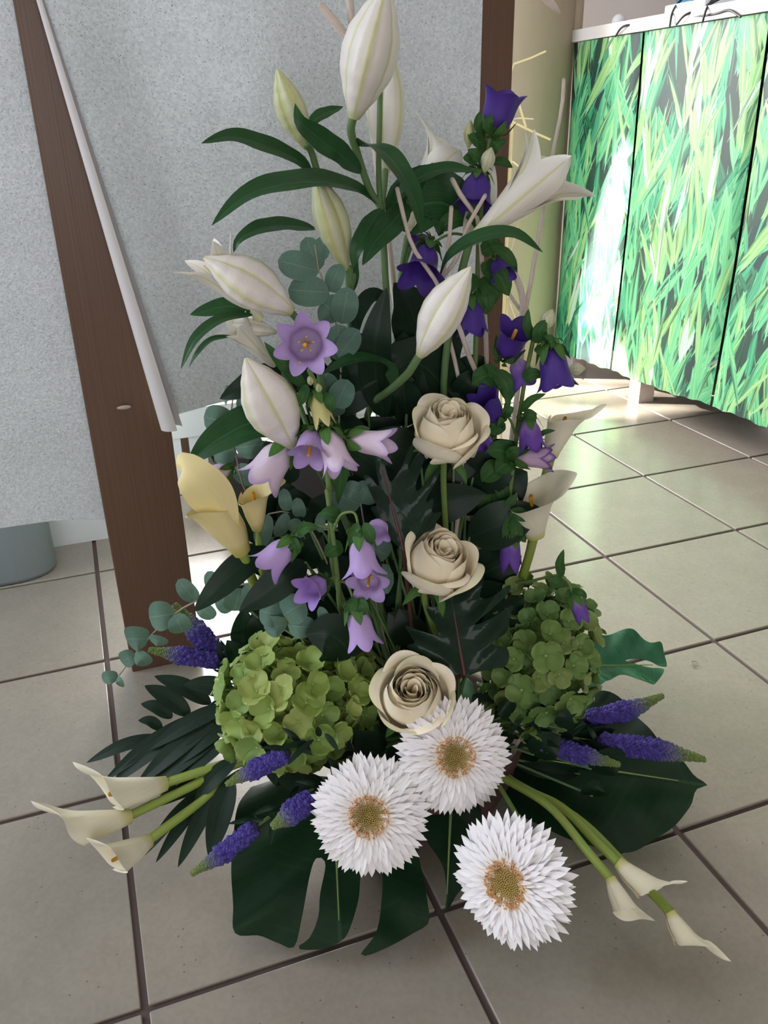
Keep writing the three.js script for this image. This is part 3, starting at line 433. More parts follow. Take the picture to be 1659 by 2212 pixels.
{
  const o = lilyStem('lily stem with two slim green buds one above the other');
  stemTo(o, [o.position, [770, 1000, -0.92], [758, 720, -0.91], [756, 640, -0.905], [754, 580, -0.9]], 0.0042, 0.0042);
  stemTo(o, [[756, 640, -0.91], [768, 560, -0.93], [735, 480, -0.935], [692, 390, -0.925], [672, 326, -0.915], [664, 314, -0.91]], 0.003, 0.0036, MAT.lilyStem, 'bud_stalk');
  lilyBud(o, [748, 584, -0.9], [680, 370, -0.885], 76, 0.85, 0.3, 'yellow-green closed lower bud'); lilyBud(o, [664, 322, -0.915], [598, 148, -0.905], 70, 0.95, 1.0, 'green closed upper bud');
  for (const [pts, w, n] of [[[[672, 368, -0.92], [640, 344, -0.91], [590, 322, -0.89], [500, 296, -0.86], [434, 310, -0.84]], 44, V(0, 0.7, 0.8)], [[[680, 494, -0.92], [630, 488, -0.9], [560, 494, -0.87], [515, 520, -0.86], [504, 546, -0.86]], 40, V(0, 0.8, 0.7)], [[[662, 276, -0.93], [690, 252, -0.93], [742, 230, -0.94]], 26, V(0, 0.7, 0.7)], [[[752, 640, -0.91], [766, 600, -0.92], [770, 560, -0.92]], 16, V(0, 0.3, 1)]]) ribbon('leaf', o, pts, w * 1.22, MAT.lilyLeaf, { n, fold: 0.26, wave: 0.05 });
}
{
  const o = lilyStem('lily stem with an open white flower hidden behind the arching leaves');
  stemTo(o, [o.position, [850, 1000, -0.95], [862, 640, -0.955], [872, 560, -0.95], [880, 510, -0.945]], 0.0038, 0.0034);
  stemTo(o, [[870, 580, -0.95], [900, 480, -0.985], [895, 410, -1.0]], 0.003, 0.003, MAT.lilyStem, 'bud_stalk');
  lilyBud(o, [880, 512, -0.945], [892, 432, -0.95], 44, 0.45, 0.2, 'small half-hidden bud'); lilyFlower(o, [885, 430, -1.0], [992, 300, -1.0], { open: 0.85, flare: 1.2, spin: 0.6, width: 0.3 });
}
{
  const o = lilyStem('lily stem with the half-open white flower pointing at the bamboo counter');
  stemTo(o, [o.position, [960, 1000, -0.93], [960, 800, -0.92], [985, 640, -0.91], [1004, 560, -0.905], [1014, 525, -0.9]], 0.004, 0.0042);
  lilyFlower(o, [1014, 524, -0.9], [1226, 338, -0.9], { open: 0.52, flare: 0.75, spin: 0.4, width: 0.2 });
  ribbon('leaf', o, [[950, 598, -0.9], [975, 550, -0.88], [1040, 512, -0.86], [1110, 505, -0.85], [1174, 546, -0.84]], 46, MAT.lilyLeaf, { n: V(0, 0.8, 0.6), fold: 0.25 });
  ribbon('leaf', o, [[1010, 530, -0.92], [1050, 420, -0.97], [1066, 350, -0.98]], 60, MAT.lilyPetal, { n: V(0, 0.2, 1), fold: 0.1, prof: 'petal' });
}
{
  const o = lilyStem('lily stem with one closed white bud leaning towards the violet bellflowers');
  stemTo(o, [o.position, [800, 1000, -0.93], [795, 890, -0.92], [845, 840, -0.86], [882, 806, -0.83], [906, 768, -0.825]], 0.003, 0.0044);
  lilyBud(o, [906, 770, -0.825], [1018, 576, -0.815], 96, 0.04, 0.9, 'plump white bud with yellow ribs');
  ribbon('leaf', o, [[852, 836, -0.858], [840, 795, -0.87], [770, 775, -0.84], [690, 810, -0.82]], 44, MAT.lilyLeaf, { n: V(0, 0.9, 0.4) });
  ribbon('leaf', o, [[830, 900, -0.9], [812, 820, -0.89], [812, 730, -0.88], [835, 620, -0.89]], 74, MAT.darkLeaf, { n: V(0, 0.1, 1), fold: 0.15 });
  ribbon('leaf', o, [[838, 640, -0.91], [800, 640, -0.9], [775, 680, -0.89], [770, 730, -0.88]], 36, MAT.darkLeaf, { n: V(-0.2, 0.5, 0.9) });
}
{
  const o = lilyStem('lily stem at the silver sheet side with a pointed bud and petals opening behind it');
  stemTo(o, [o.position, [720, 1000, -0.88], [690, 800, -0.86], [655, 700, -0.85], [630, 676, -0.845]], 0.004, 0.004);
  lilyFlower(o, [565, 690, -0.87], [428, 538, -0.86], { open: 0.6, flare: 0.45, spin: 0.2, width: 0.15 });
  lilyBud(o, [632, 674, -0.845], [440, 556, -0.835], 108, 0.04, 2.4, 'large white bud with a split yellow-green tip');
  ribbon('leaf', o, [[540, 676, -0.86], [500, 662, -0.86], [450, 670, -0.86], [410, 680, -0.86]], 40, MAT.lilyLeaf, { n: V(0, 0.6, 0.8) });
  ribbon('leaf', o, [[545, 680, -0.85], [480, 690, -0.83], [425, 730, -0.81], [390, 798, -0.8]], 36, MAT.lilyLeaf, { n: V(-0.3, 0.8, 0.6) });
  ribbon('leaf', o, [[500, 726, -0.86], [455, 735, -0.85], [425, 765, -0.84], [408, 794, -0.84]], 18, MAT.lilyLeaf, { n: V(-0.3, 0.8, 0.6) });
}
{
  const o = lilyStem('lily stem with a large hanging-back white bud above the cream callas');
  stemTo(o, [o.position, [735, 1100, -0.85], [690, 1000, -0.83], [655, 975, -0.82], [630, 962, -0.815]], 0.004, 0.004);
  lilyBud(o, [632, 964, -0.815], [530, 772, -0.8], 118, 0.0, 1.9, 'fat cream-white bud just splitting at its tip');
  lilyFlower(o, [600, 800, -0.88], [500, 690, -0.86], { open: 0.36, flare: 0.4, spin: 0.9, width: 0.22 });
  lilyBud(o, [598, 718, -0.87], [500, 700, -0.87], 40, 0.1, 0.4);
  stemTo(o, [[690, 1000, -0.83], [640, 860, -0.87], [600, 790, -0.88]], 0.003, 0.003, MAT.lilyStem, 'bud_stalk');
  ribbon('leaf', o, [[640, 840, -0.88], [580, 815, -0.87], [520, 840, -0.86], [474, 862, -0.86]], 60, MAT.darkLeaf, { n: V(0, 0.5, 0.9) });
  ribbon('leaf', o, [[640, 930, -0.88], [560, 910, -0.86], [470, 950, -0.84], [402, 1004, -0.83]], 84, MAT.lilyLeaf, { n: V(-0.2, 0.6, 0.9) });
}
// --- bellflowers
function bell(parent, a, b, w, mat, { flare = 0.5, lobe = 0.3, spin = 0, sepals = true, pistil = false, lobes = 5 } = {}) {
  const p0 = P(...a), p1 = P(...b), ax = p1.clone().sub(p0), L = ax.length(), W = M(w, p0) / 2 / L / (0.82 + 0.62 * flare), q = frame(ax, spin), fl = new THREE.Group(); fl.name = 'bell_flower'; parent.add(fl); fl.position.copy(rel(parent, p0));
  part('corolla', surf(70, 22, (u, v, t) => {
    const th = u * Math.PI * 2, lb = 1 - Math.pow(Math.abs(2 * ((lobes * th / (Math.PI * 2)) % 1) - 1), 1.35), y = v * (1 - 0.68 * lobe * (1 - lb)), body = Math.pow(Math.sin(Math.min(1, v * 2.4 + 0.02) * Math.PI / 2), 0.7) * (0.66 + 0.16 * v), out = flare * Math.pow(clamp((v - 0.6) / 0.4), 2) * (0.35 + 0.65 * lb) * 0.75, r = W * (body * (1 - 0.07 * Math.cos(lobes * th) * v) + out);
    t.set(Math.cos(th) * r, y - out * W * 0.35 * lb, Math.sin(th) * r).multiplyScalar(L).applyQuaternion(q);
  }, { wrap: true }), mat, fl);
  if (sepals) { const gs = []; for (let k = 0; k < 5; k++) { const an = k * 1.2566 + 0.6, r = (t, y) => V(Math.cos(an) * t, y, Math.sin(an) * t).multiplyScalar(L).applyQuaternion(q); gs.push(blade([r(0.02, -0.06), r(W * 0.62, 0.05), r(W * 0.84, 0.24), r(W * 1.0, 0.40)], L * 0.24, { n: r(1, 0).normalize(), nu: 3, nv: 8, fold: -0.1 }), blade([r(0.02, -0.04), r(W * 0.5, -0.08), r(W * 0.8, 0.02)], L * 0.14, { n: r(1, -0.3).normalize(), nu: 2, nv: 5 })); } part('calyx', mergeGeometries(gs), MAT.sepal, fl); }
  if (pistil) { const e = V(0, L * 0.82, 0).applyQuaternion(q); part('pistil', tube([V(0, 0, 0), e.clone().multiplyScalar(0.5), e], L * 0.03, L * 0.05, 8, 6), MAT.pollen, fl); const gs = []; for (let k = 0; k < 5; k++) { const an = k * 1.2566; gs.push(tube([V(0, 0.06 * L, 0).applyQuaternion(q), V(Math.cos(an) * 0.16 * L, 0.45 * L, Math.sin(an) * 0.16 * L).applyQuaternion(q)], L * 0.018, L * 0.026, 4, 5)); } part('stamens', mergeGeometries(gs), MAT.pistil, fl); }
  return fl;
}
const bellStem = (label) => thing('bellflower_stem', label, 'bellflower', foot(), 'bellflower stems in the arrangement');
function twigTo(o, pts) { stemTo(o, pts, 0.0016, 0.0014, MAT.bellStem, 'flower_stalk'); }
const smallLeaves = (o, list, mat = MAT.bellLeaf) => { for (const [x0, y0, x1, y1, w, z] of list) ribbon('leaf', o, [[x0, y0, z], [(x0 + x1) / 2 + (y1 - y0) * 0.12, (y0 + y1) / 2 - Math.abs(x1 - x0) * 0.12, z + 0.008], [x1, y1, z + 0.006]], w, mat, { n: V(0, 0.5, 0.9), nu: 4, nv: 10, wave: 0.12 }); };
{
  const o = bellStem('lilac bellflower stem with an open star-shaped flower facing out above the roses');
  stemTo(o, [o.position, [725, 1250, -0.81], [712, 1080, -0.805], [702, 950, -0.805], [690, 850, -0.805], [668, 800, -0.81]], 0.0036, 0.0026, MAT.bellStem);
  bell(o, [664, 742, -0.835], [658, 746, -0.79], 122, MAT.lilac, { flare: 0.8, lobe: 0.3, spin: 0.3, pistil: true, lobes: 7 });
  bell(o, [680, 845, -0.81], [704, 926, -0.795], 46, MAT.greenBell, { flare: 0.02, lobe: 0.45, spin: 0.5 });
  bell(o, [705, 925, -0.8], [740, 1028, -0.775], 82, MAT.lilacPale, { flare: 0.45, lobe: 0.36, spin: 0.9 });
  bell(o, [752, 950, -0.8], [854, 962, -0.785], 74, MAT.lilacPale, { flare: 0.4, lobe: 0.36, spin: 0.1 });
  bell(o, [622, 952, -0.83], [556, 1050, -0.815], 100, MAT.lilacPale, { flare: 0.35, lobe: 0.34, spin: 0.2 });
  bell(o, [676, 930, -0.81], [664, 995, -0.775], 82, MAT.lilac, { flare: 0.5, lobe: 0.3, spin: 0.7, pistil: true });
  bell(o, [500, 1010, -0.86], [440, 1035, -0.85], 50, MAT.lilacPale, { flare: 0.2 });
  twigTo(o, [[700, 900, -0.805], [716, 915, -0.8], [706, 928, -0.8]]); twigTo(o, [[704, 930, -0.806], [730, 936, -0.8], [754, 950, -0.8]]); twigTo(o, [[706, 960, -0.806], [660, 940, -0.82], [624, 952, -0.83]]);
  smallLeaves(o, [[662, 840, 570, 738, 30, -0.82], [640, 800, 600, 790, 24, -0.82], [690, 870, 730, 1090, 40, -0.83], [660, 830, 640, 880, 24, -0.81], [700, 850, 716, 892, 26, -0.805], [760, 945, 800, 925, 24, -0.805], [640, 1000, 600, 960, 30, -0.83]]);
  for (const [x, y] of [[672, 822], [650, 790], [690, 838]]) lilyBud(o, [x, y + 10, -0.805], [x - 4, y - 10, -0.8], 16, 1, 0);
}
{
  const o = bellStem('lilac bellflower stem low in front, its bells hanging over the green hydrangea');
  stemTo(o, [o.position, [740, 1330, -0.80], [730, 1250, -0.79], [718, 1150, -0.785], [706, 1060, -0.79]], 0.0034, 0.0024, MAT.bellStem);
  bell(o, [634, 1165, -0.775], [562, 1238, -0.755], 86, MAT.lilac, { flare: 0.45, lobe: 0.34, spin: 0.5 });
  bell(o, [776, 1148, -0.76], [790, 1252, -0.74], 94, MAT.lilac, { flare: 0.7, lobe: 0.32, spin: 0.3 });
  bell(o, [800, 1236, -0.775], [794, 1272, -0.745], 88, MAT.lilac, { flare: 0.9, lobe: 0.32, spin: 0.9, pistil: true, sepals: false });
  bell(o, [700, 1256, -0.775], [656, 1284, -0.745], 74, MAT.lilacDeep, { flare: 0.5, lobe: 0.42, spin: 0.2 });
  bell(o, [766, 1304, -0.75], [790, 1402, -0.735], 76, MAT.lilac, { flare: 0.42, lobe: 0.32, spin: 0.7 });
  bell(o, [820, 1125, -0.79], [812, 1160, -0.77], 60, MAT.lilac, { flare: 0.3, sepals: false });
  twigTo(o, [[718, 1150, -0.785], [740, 1110, -0.77], [765, 1108, -0.765], [776, 1148, -0.76]]); twigTo(o, [[716, 1140, -0.785], [660, 1135, -0.78], [634, 1165, -0.775]]); twigTo(o, [[732, 1255, -0.79], [752, 1265, -0.76], [766, 1304, -0.75]]); twigTo(o, [[730, 1240, -0.79], [716, 1250, -0.78], [700, 1256, -0.775]]);
  smallLeaves(o, [[640, 1150, 690, 1140, 26, -0.775], [625, 1165, 640, 1200, 28, -0.77], [770, 1130, 752, 1180, 26, -0.757], [786, 1130, 800, 1180, 26, -0.755], [764, 1290, 748, 1330, 24, -0.747], [776, 1295, 784, 1330, 26, -0.745], [735, 1120, 690, 1110, 36, -0.79], [740, 1180, 700, 1200, 36, -0.79]]);
}
{
  const o = bellStem('violet bellflower stem reaching highest, with a bell opening upwards at its top');
  stemTo(o, [o.position, [1010, 1000, -0.93], [1030, 700, -0.94], [1038, 500, -0.945], [1050, 340, -0.945], [1062, 286, -0.94]], 0.0038, 0.0024, MAT.bellStem);
  bell(o, [1064, 290, -0.94], [1092, 190, -0.935], 92, MAT.violet, { flare: 0.3, lobe: 0.22, spin: 0.6, pistil: true });
  bell(o, [1035, 372, -0.95], [1022, 455, -0.93], 84, MAT.violet, { flare: 0.3, spin: 0.4 });
  bell(o, [925, 530, -0.93], [905, 612, -0.89], 104, MAT.violet, { flare: 0.8, lobe: 0.36, spin: 0.2 });
  bell(o, [930, 520, -0.95], [896, 536, -0.94], 60, MAT.violetPale, { flare: 0.3 });
  bell(o, [1070, 560, -0.93], [1092, 602, -0.91], 60, MAT.violet, { flare: 0.4, spin: 0.8 });
  bell(o, [1014, 640, -0.93], [1022, 730, -0.915], 70, MAT.violet, { flare: 0.2, spin: 0.1 });
  lilyBud(o, [1046, 372, -0.935], [1062, 318, -0.93], 32, 0.55, 0.4, 'pale green closed bell bud'); lilyBud(o, [1012, 320, -0.945], [1016, 258, -0.945], 26, 1, 0.4);
  twigTo(o, [[1038, 520, -0.945], [980, 505, -0.945], [925, 530, -0.93]]); twigTo(o, [[1036, 540, -0.94], [1060, 540, -0.935], [1070, 560, -0.93]]);
  smallLeaves(o, [[1050, 320, 1010, 290, 34, -0.945], [1062, 330, 1094, 302, 26, -0.94], [1045, 300, 1036, 240, 24, -0.938], [1070, 300, 1098, 250, 22, -0.935], [1060, 290, 1062, 245, 24, -0.93], [1030, 350, 1000, 340, 34, -0.95], [1045, 350, 1010, 322, 30, -0.94], [1060, 350, 1108, 362, 22, -0.95], [1010, 470, 940, 500, 40, -0.95], [1040, 545, 1090, 530, 40, -0.93], [1060, 530, 1118, 590, 26, -0.92], [1040, 570, 1100, 640, 46, -0.93], [1020, 590, 990, 640, 44, -0.93], [1030, 460, 1000, 500, 30, -0.95], [1040, 600, 1066, 660, 44, -0.935], [1024, 480, 1032, 440, 26, -0.93], [1035, 620, 1050, 680, 40, -0.93]]);
}
{
  const o = bellStem('violet bellflower stem next to the column with its bells hanging over the lit floor');
  stemTo(o, [o.position, [1085, 1260, -0.92], [1100, 1080, -0.915], [1115, 950, -0.91], [1134, 820, -0.905], [1152, 735, -0.9]], 0.0036, 0.0024, MAT.bellStem);
  bell(o, [1088, 772, -0.91], [1120, 702, -0.89], 84, MAT.violet, { flare: 0.45, lobe: 0.28, spin: 0.5, pistil: true });
  bell(o, [1112, 772, -0.92], [1142, 838, -0.91], 70, MAT.violetPale, { flare: 0.5, spin: 0.2, sepals: false });
  bell(o, [1188, 744, -0.89], [1206, 846, -0.875], 88, MAT.violet, { flare: 0.42, lobe: 0.26, spin: 0.3, pistil: true });
  bell(o, [1072, 910, -0.905], [1038, 850, -0.89], 64, MAT.violet, { flare: 0.1, spin: 0.7 });
  bell(o, [1138, 900, -0.9], [1152, 985, -0.88], 66, MAT.violetPale, { flare: 0.3, lobe: 0.4, spin: 0.2 });
  bell(o, [1112, 988, -0.89], [1200, 990, -0.875], 58, MAT.violetWhite, { flare: 0.35, lobe: 0.42, spin: 0.3 });
  bell(o, [1062, 945, -0.91], [1036, 962, -0.9], 44, MAT.violetPale, { flare: 0.3 });
  bell(o, [1100, 1140, -0.89], [1103, 1232, -0.885], 50, MAT.violetPale, { flare: 0.05, lobe: 0.42, spin: 0.5 });
  bell(o, [1236, 1282, -0.83], [1262, 1342, -0.825], 34, MAT.violetPale, { flare: 0.0, lobe: 0.4, spin: 0.5 });
  lilyBud(o, [1172, 716, -0.895], [1194, 668, -0.89], 34, 0.7, 0.5, 'yellow-green closed bell bud'); lilyBud(o, [1226, 798, -0.9], [1265, 796, -0.9], 28, 0.6, 0.2);
  stemTo(o, [[1085, 1262, -0.92], [1140, 1256, -0.88], [1215, 1246, -0.835], [1230, 1262, -0.832], [1236, 1280, -0.83]], 0.002, 0.0015, MAT.bellStem, 'side_stalk');
  twigTo(o, [[1150, 740, -0.9], [1170, 728, -0.892], [1188, 744, -0.89]]); twigTo(o, [[1120, 930, -0.91], [1128, 895, -0.9], [1138, 900, -0.9]]); twigTo(o, [[1118, 950, -0.912], [1095, 900, -0.908], [1072, 910, -0.905]]); twigTo(o, [[1098, 1100, -0.915], [1104, 1115, -0.895], [1100, 1140, -0.89]]);
  smallLeaves(o, [[1150, 735, 1142, 666, 22, -0.895], [1165, 740, 1180, 690, 34, -0.892], [1180, 745, 1202, 735, 34, -0.888], [1160, 748, 1178, 770, 30, -0.89], [1130, 820, 1172, 808, 30, -0.9], [1168, 780, 1172, 845, 12, -0.885], [1060, 810, 1020, 830, 46, -0.92], [1070, 800, 1100, 870, 40, -0.92], [1040, 790, 1060, 850, 50, -0.925], [1088, 840, 1094, 890, 14, -0.9], [1080, 905, 1050, 935, 50, -0.905], [1090, 900, 1110, 880, 26, -0.9], [1125, 890, 1180, 850, 18, -0.9], [1130, 895, 1160, 905, 24, -0.893], [1110, 985, 1050, 975, 50, -0.9], [1110, 990, 1070, 1020, 44, -0.9], [1095, 985, 1130, 975, 26, -0.885], [1080, 1000, 1040, 1040, 46, -0.91], [1096, 1105, 1062, 1115, 30, -0.9], [1100, 1110, 1145, 1124, 30, -0.885], [1098, 1112, 1118, 1066, 26, -0.9], [1096, 1120, 1092, 1180, 34, -0.888], [1106, 1122, 1112, 1180, 28, -0.885], [1110, 1150, 1136, 1172, 18, -0.89], [1214, 1246, 1218, 1186, 22, -0.832], [1214, 1250, 1188, 1270, 26, -0.83], [1236, 1275, 1268, 1292, 16, -0.828], [1160, 945, 1200, 930, 12, -0.9], [1060, 1060, 1040, 1110, 50, -0.92], [1070, 1040, 1090, 1090, 30, -0.92]]);
}
// --- roses
function rose(label, c, r, face, { spin = 0, tilt = 0.0, outerCount = 7 } = {}) {
  const p = P(...c), Rr = M(r, p), o = thing('rose', label, 'rose', foot(), 'cream roses in the arrangement'), dir = face.clone().normalize(), q = frame(dir, spin), base = p.clone().addScaledVector(dir, -Rr * 0.8), head = new THREE.Group(); head.name = 'flower_head'; o.add(head); head.position.copy(rel(o, base));
  const N = 30;
  for (let k = 0; k < N; k++) {
    const f = k / (N - 1), ang = k * 2.39996 + spin, outer = k > 22;
    const rad = Rr * lerp(0.09, 0.84, Math.pow(f, 0.8)), hgt = Rr * (outer ? 1.32 : lerp(1.50, 1.56, f)) * rr(0.95, 1.04), wrap = lerp(2.5, 1.0, Math.pow(f, 0.55)), close = lerp(0.10, 0.34, sstep(0, 0.6, f)) * (1 - 0.9 * sstep(0.62, 0.95, f)), roll = outer ? 0.22 * rr(0.6, 1.3) : 0.05, sd = R() * 9, skew = rr(-0.12, 0.12);
    part('petal', surf(18, 16, (u, v, t) => {
      const s = 2 * u - 1, top = 1 - (outer ? 0.42 : 0.3) * Math.pow(Math.abs(s), 2.6) + skew * s + 0.012 * Math.sin(s * 6 + sd), cup = Math.pow(Math.sin(Math.min(1, v * 1.75 + 0.02) * Math.PI / 2), 0.75);
      const edge = Math.pow(clamp((v - 0.72) / 0.28), 2) * (roll * (1.0 - 0.75 * s * s) + 0.02 * Math.sin(s * 5 + sd)) * Rr, shut = close * Math.pow(clamp((v - 0.45) / 0.55), 1.6), rd = rad * (0.2 + 0.8 * cup) * (1 - shut) + edge + Rr * 0.035 * s + (outer ? 0.05 * Rr * v : 0), a = ang + s * wrap * (0.5 + 0.5 * cup) * (1 - (outer ? 0.26 : 0.12) * v * v * v);
      t.set(Math.cos(a) * rd, v * hgt * top - edge * 0.75, Math.sin(a) * rd).applyQuaternion(q);
    }), outer && k % 2 ? MAT.roseOuter : MAT.rose, head);
  }
  const gs = []; for (let k = 0; k < 5; k++) { const an = k * 1.2566, w = (t, y) => V(Math.cos(an) * t * Rr, y * Rr, Math.sin(an) * t * Rr).applyQuaternion(q); gs.push(blade([w(0.05, -0.06), w(0.4, 0.02), w(0.75, -0.1), w(0.9, -0.35)], Rr * 0.24, { n: w(0, -1).normalize(), nu: 3, nv: 8 })); }
  part('calyx', mergeGeometries(gs), MAT.sepal, head);
  part('stem', tube([V(0, 0, 0), rel(o, base).multiplyScalar(0.55).add(V(0, 0.0, -0.01)), rel(o, base.clone().addScaledVector(dir, -0.03)), rel(o, base)], 0.0032, 0.0036, 20, 8), MAT.stem, o);
  return o;
}
rose('open cream-white rose, highest of the three, below the white lily bud', [966, 930, -0.84], 88, V(0.02, 0.92, 0.45), { spin: 0.3 });
rose('cream rose with a frilled greenish outer petal, between the two dark lobed leaves', [948, 1216, -0.79], 88, V(0.22, 0.88, 0.42), { spin: 1.4 });
rose('cream rose with a tight spiral centre, touching the upper gerbera', [892, 1506, -0.74], 94, V(-0.02, 0.84, 0.56), { spin: 2.6 });
// --- gerberas
const rayGeo = [0, 1, 2].map((k) => blade([V(0, 0, 0), V(0.3, 0.05, 0), V(0.7, 0.06 - 0.02 * k, 0), V(1, 0.0 - 0.03 * k, 0)], 0.15 + 0.015 * k, { n: V(0, 1, 0), prof: (t) => 0.55 * Math.min(1, t * 3 + 0.4) * (t < 0.55 ? lerp(0.7, 1, t / 0.55) : 1) * Math.pow(clamp((1 - t) * 3.6), 0.5) * 1.8, fold: 0.16, nu: 4, nv: 10 }));
function gerbera(label, c, r, face, spin, tiltAxis) {
  const p = P(...c), Rr = M(r, p), o = thing('gerbera', label, 'gerbera', foot(), 'white gerberas at the foot of the arrangement'), q = frame(face, spin), head = new THREE.Group(); head.name = 'flower_head'; head.position.copy(rel(o, p)); head.quaternion.copy(q); head.scale.setScalar(Rr); o.add(head);
  const ring = (n, len, y, lift, mat, j) => { for (let k = 0; k < n; k++) { const m = part('ray_petal', rayGeo[(k * 7 + j) % 3], mat, head), L = len * rr(0.94, 1.03); m.rotation.order = 'YZX'; m.rotation.set(rr(-0.18, 0.18), (k + (j % 2) * 0.5 + rr(-0.16, 0.16)) / n * Math.PI * 2, lift + rr(-0.045, 0.045)); m.scale.set(L, L, L * rr(0.85, 1.05) * Math.min(1.05, 0.62 + 0.4 * len)); m.position.y = y; } };
  ring(44, 1.0, 0.0, 0.0, MAT.gerbera, 0); ring(44, 0.95, 0.02, 0.06, MAT.gerbera, 1); ring(40, 0.87, 0.04, 0.11, MAT.gerbera, 2); ring(40, 0.76, 0.06, 0.17, MAT.gerbera, 3); ring(40, 0.64, 0.07, 0.25, MAT.gerbera, 4); ring(38, 0.50, 0.08, 0.38, MAT.gerberaInner, 5);
  const disc = [], ringG = [], q2 = rng(Math.round(c[0])); const tiny = new THREE.IcosahedronGeometry(0.02, 0);
  for (let k = 0; k < 260; k++) { const f = Math.sqrt(k / 260), an = k * 2.39996, g = tiny.clone(); g.scale(0.8, 1.4, 0.8); g.translate(Math.cos(an) * f * 0.27, 0.2 - 0.03 * (1 - f) + q2() * 0.012, Math.sin(an) * f * 0.27); disc.push(g); }
  for (let k = 0; k < 260; k++) { const an = q2() * 6.283, f = 0.235 + q2() * 0.105, g = tiny.clone(); g.scale(0.55, 2.6, 0.55); g.rotateZ((q2() - 0.5) * 1.2); g.translate(Math.cos(an) * f, 0.215 + q2() * 0.03, Math.sin(an) * f); ringG.push(g); }
  part('disc', mergeGeometries(disc), std({ color: col(0.48, 0.34, 0.10), roughness: 0.9 }), head, 'olive-gold centre'); part('stamen_ring', mergeGeometries(ringG), std({ color: col(0.74, 0.46, 0.22), roughness: 0.9 }), head, 'tan ring of stamens').userData.kind = 'stuff';
  part('receptacle', new THREE.LatheGeometry([[0, -0.1], [0.12, -0.09], [0.27, -0.01], [0.28, 0.15], [0.0, 0.17]].map((v) => new THREE.Vector2(...v)), 24), MAT.stem, head);
  const d = V(0, 1, 0).applyQuaternion(q), bk = p.clone().addScaledVector(d, -0.1 * Rr);
  part('stem', tube([V(0, 0, 0), rel(o, bk.clone().addScaledVector(d, -0.05)), rel(o, bk)], 0.003, 0.0028, 16, 8), MAT.stem, o);
}
gerbera('white double gerbera with olive centre, touching the lowest rose', [978, 1630, -0.70], 130, V(0.10, 0.50, 0.86), 0.3);
gerbera('white double gerbera over the split monstera leaf', [799, 1758, -0.665], 134, V(-0.06, 0.56, 0.83), 1.1);
gerbera('white double gerbera leaning low over the tiles beside the long calla stems', [1108, 1900, -0.60], 150, V(-0.58, 0.40, 0.72), 2.0);
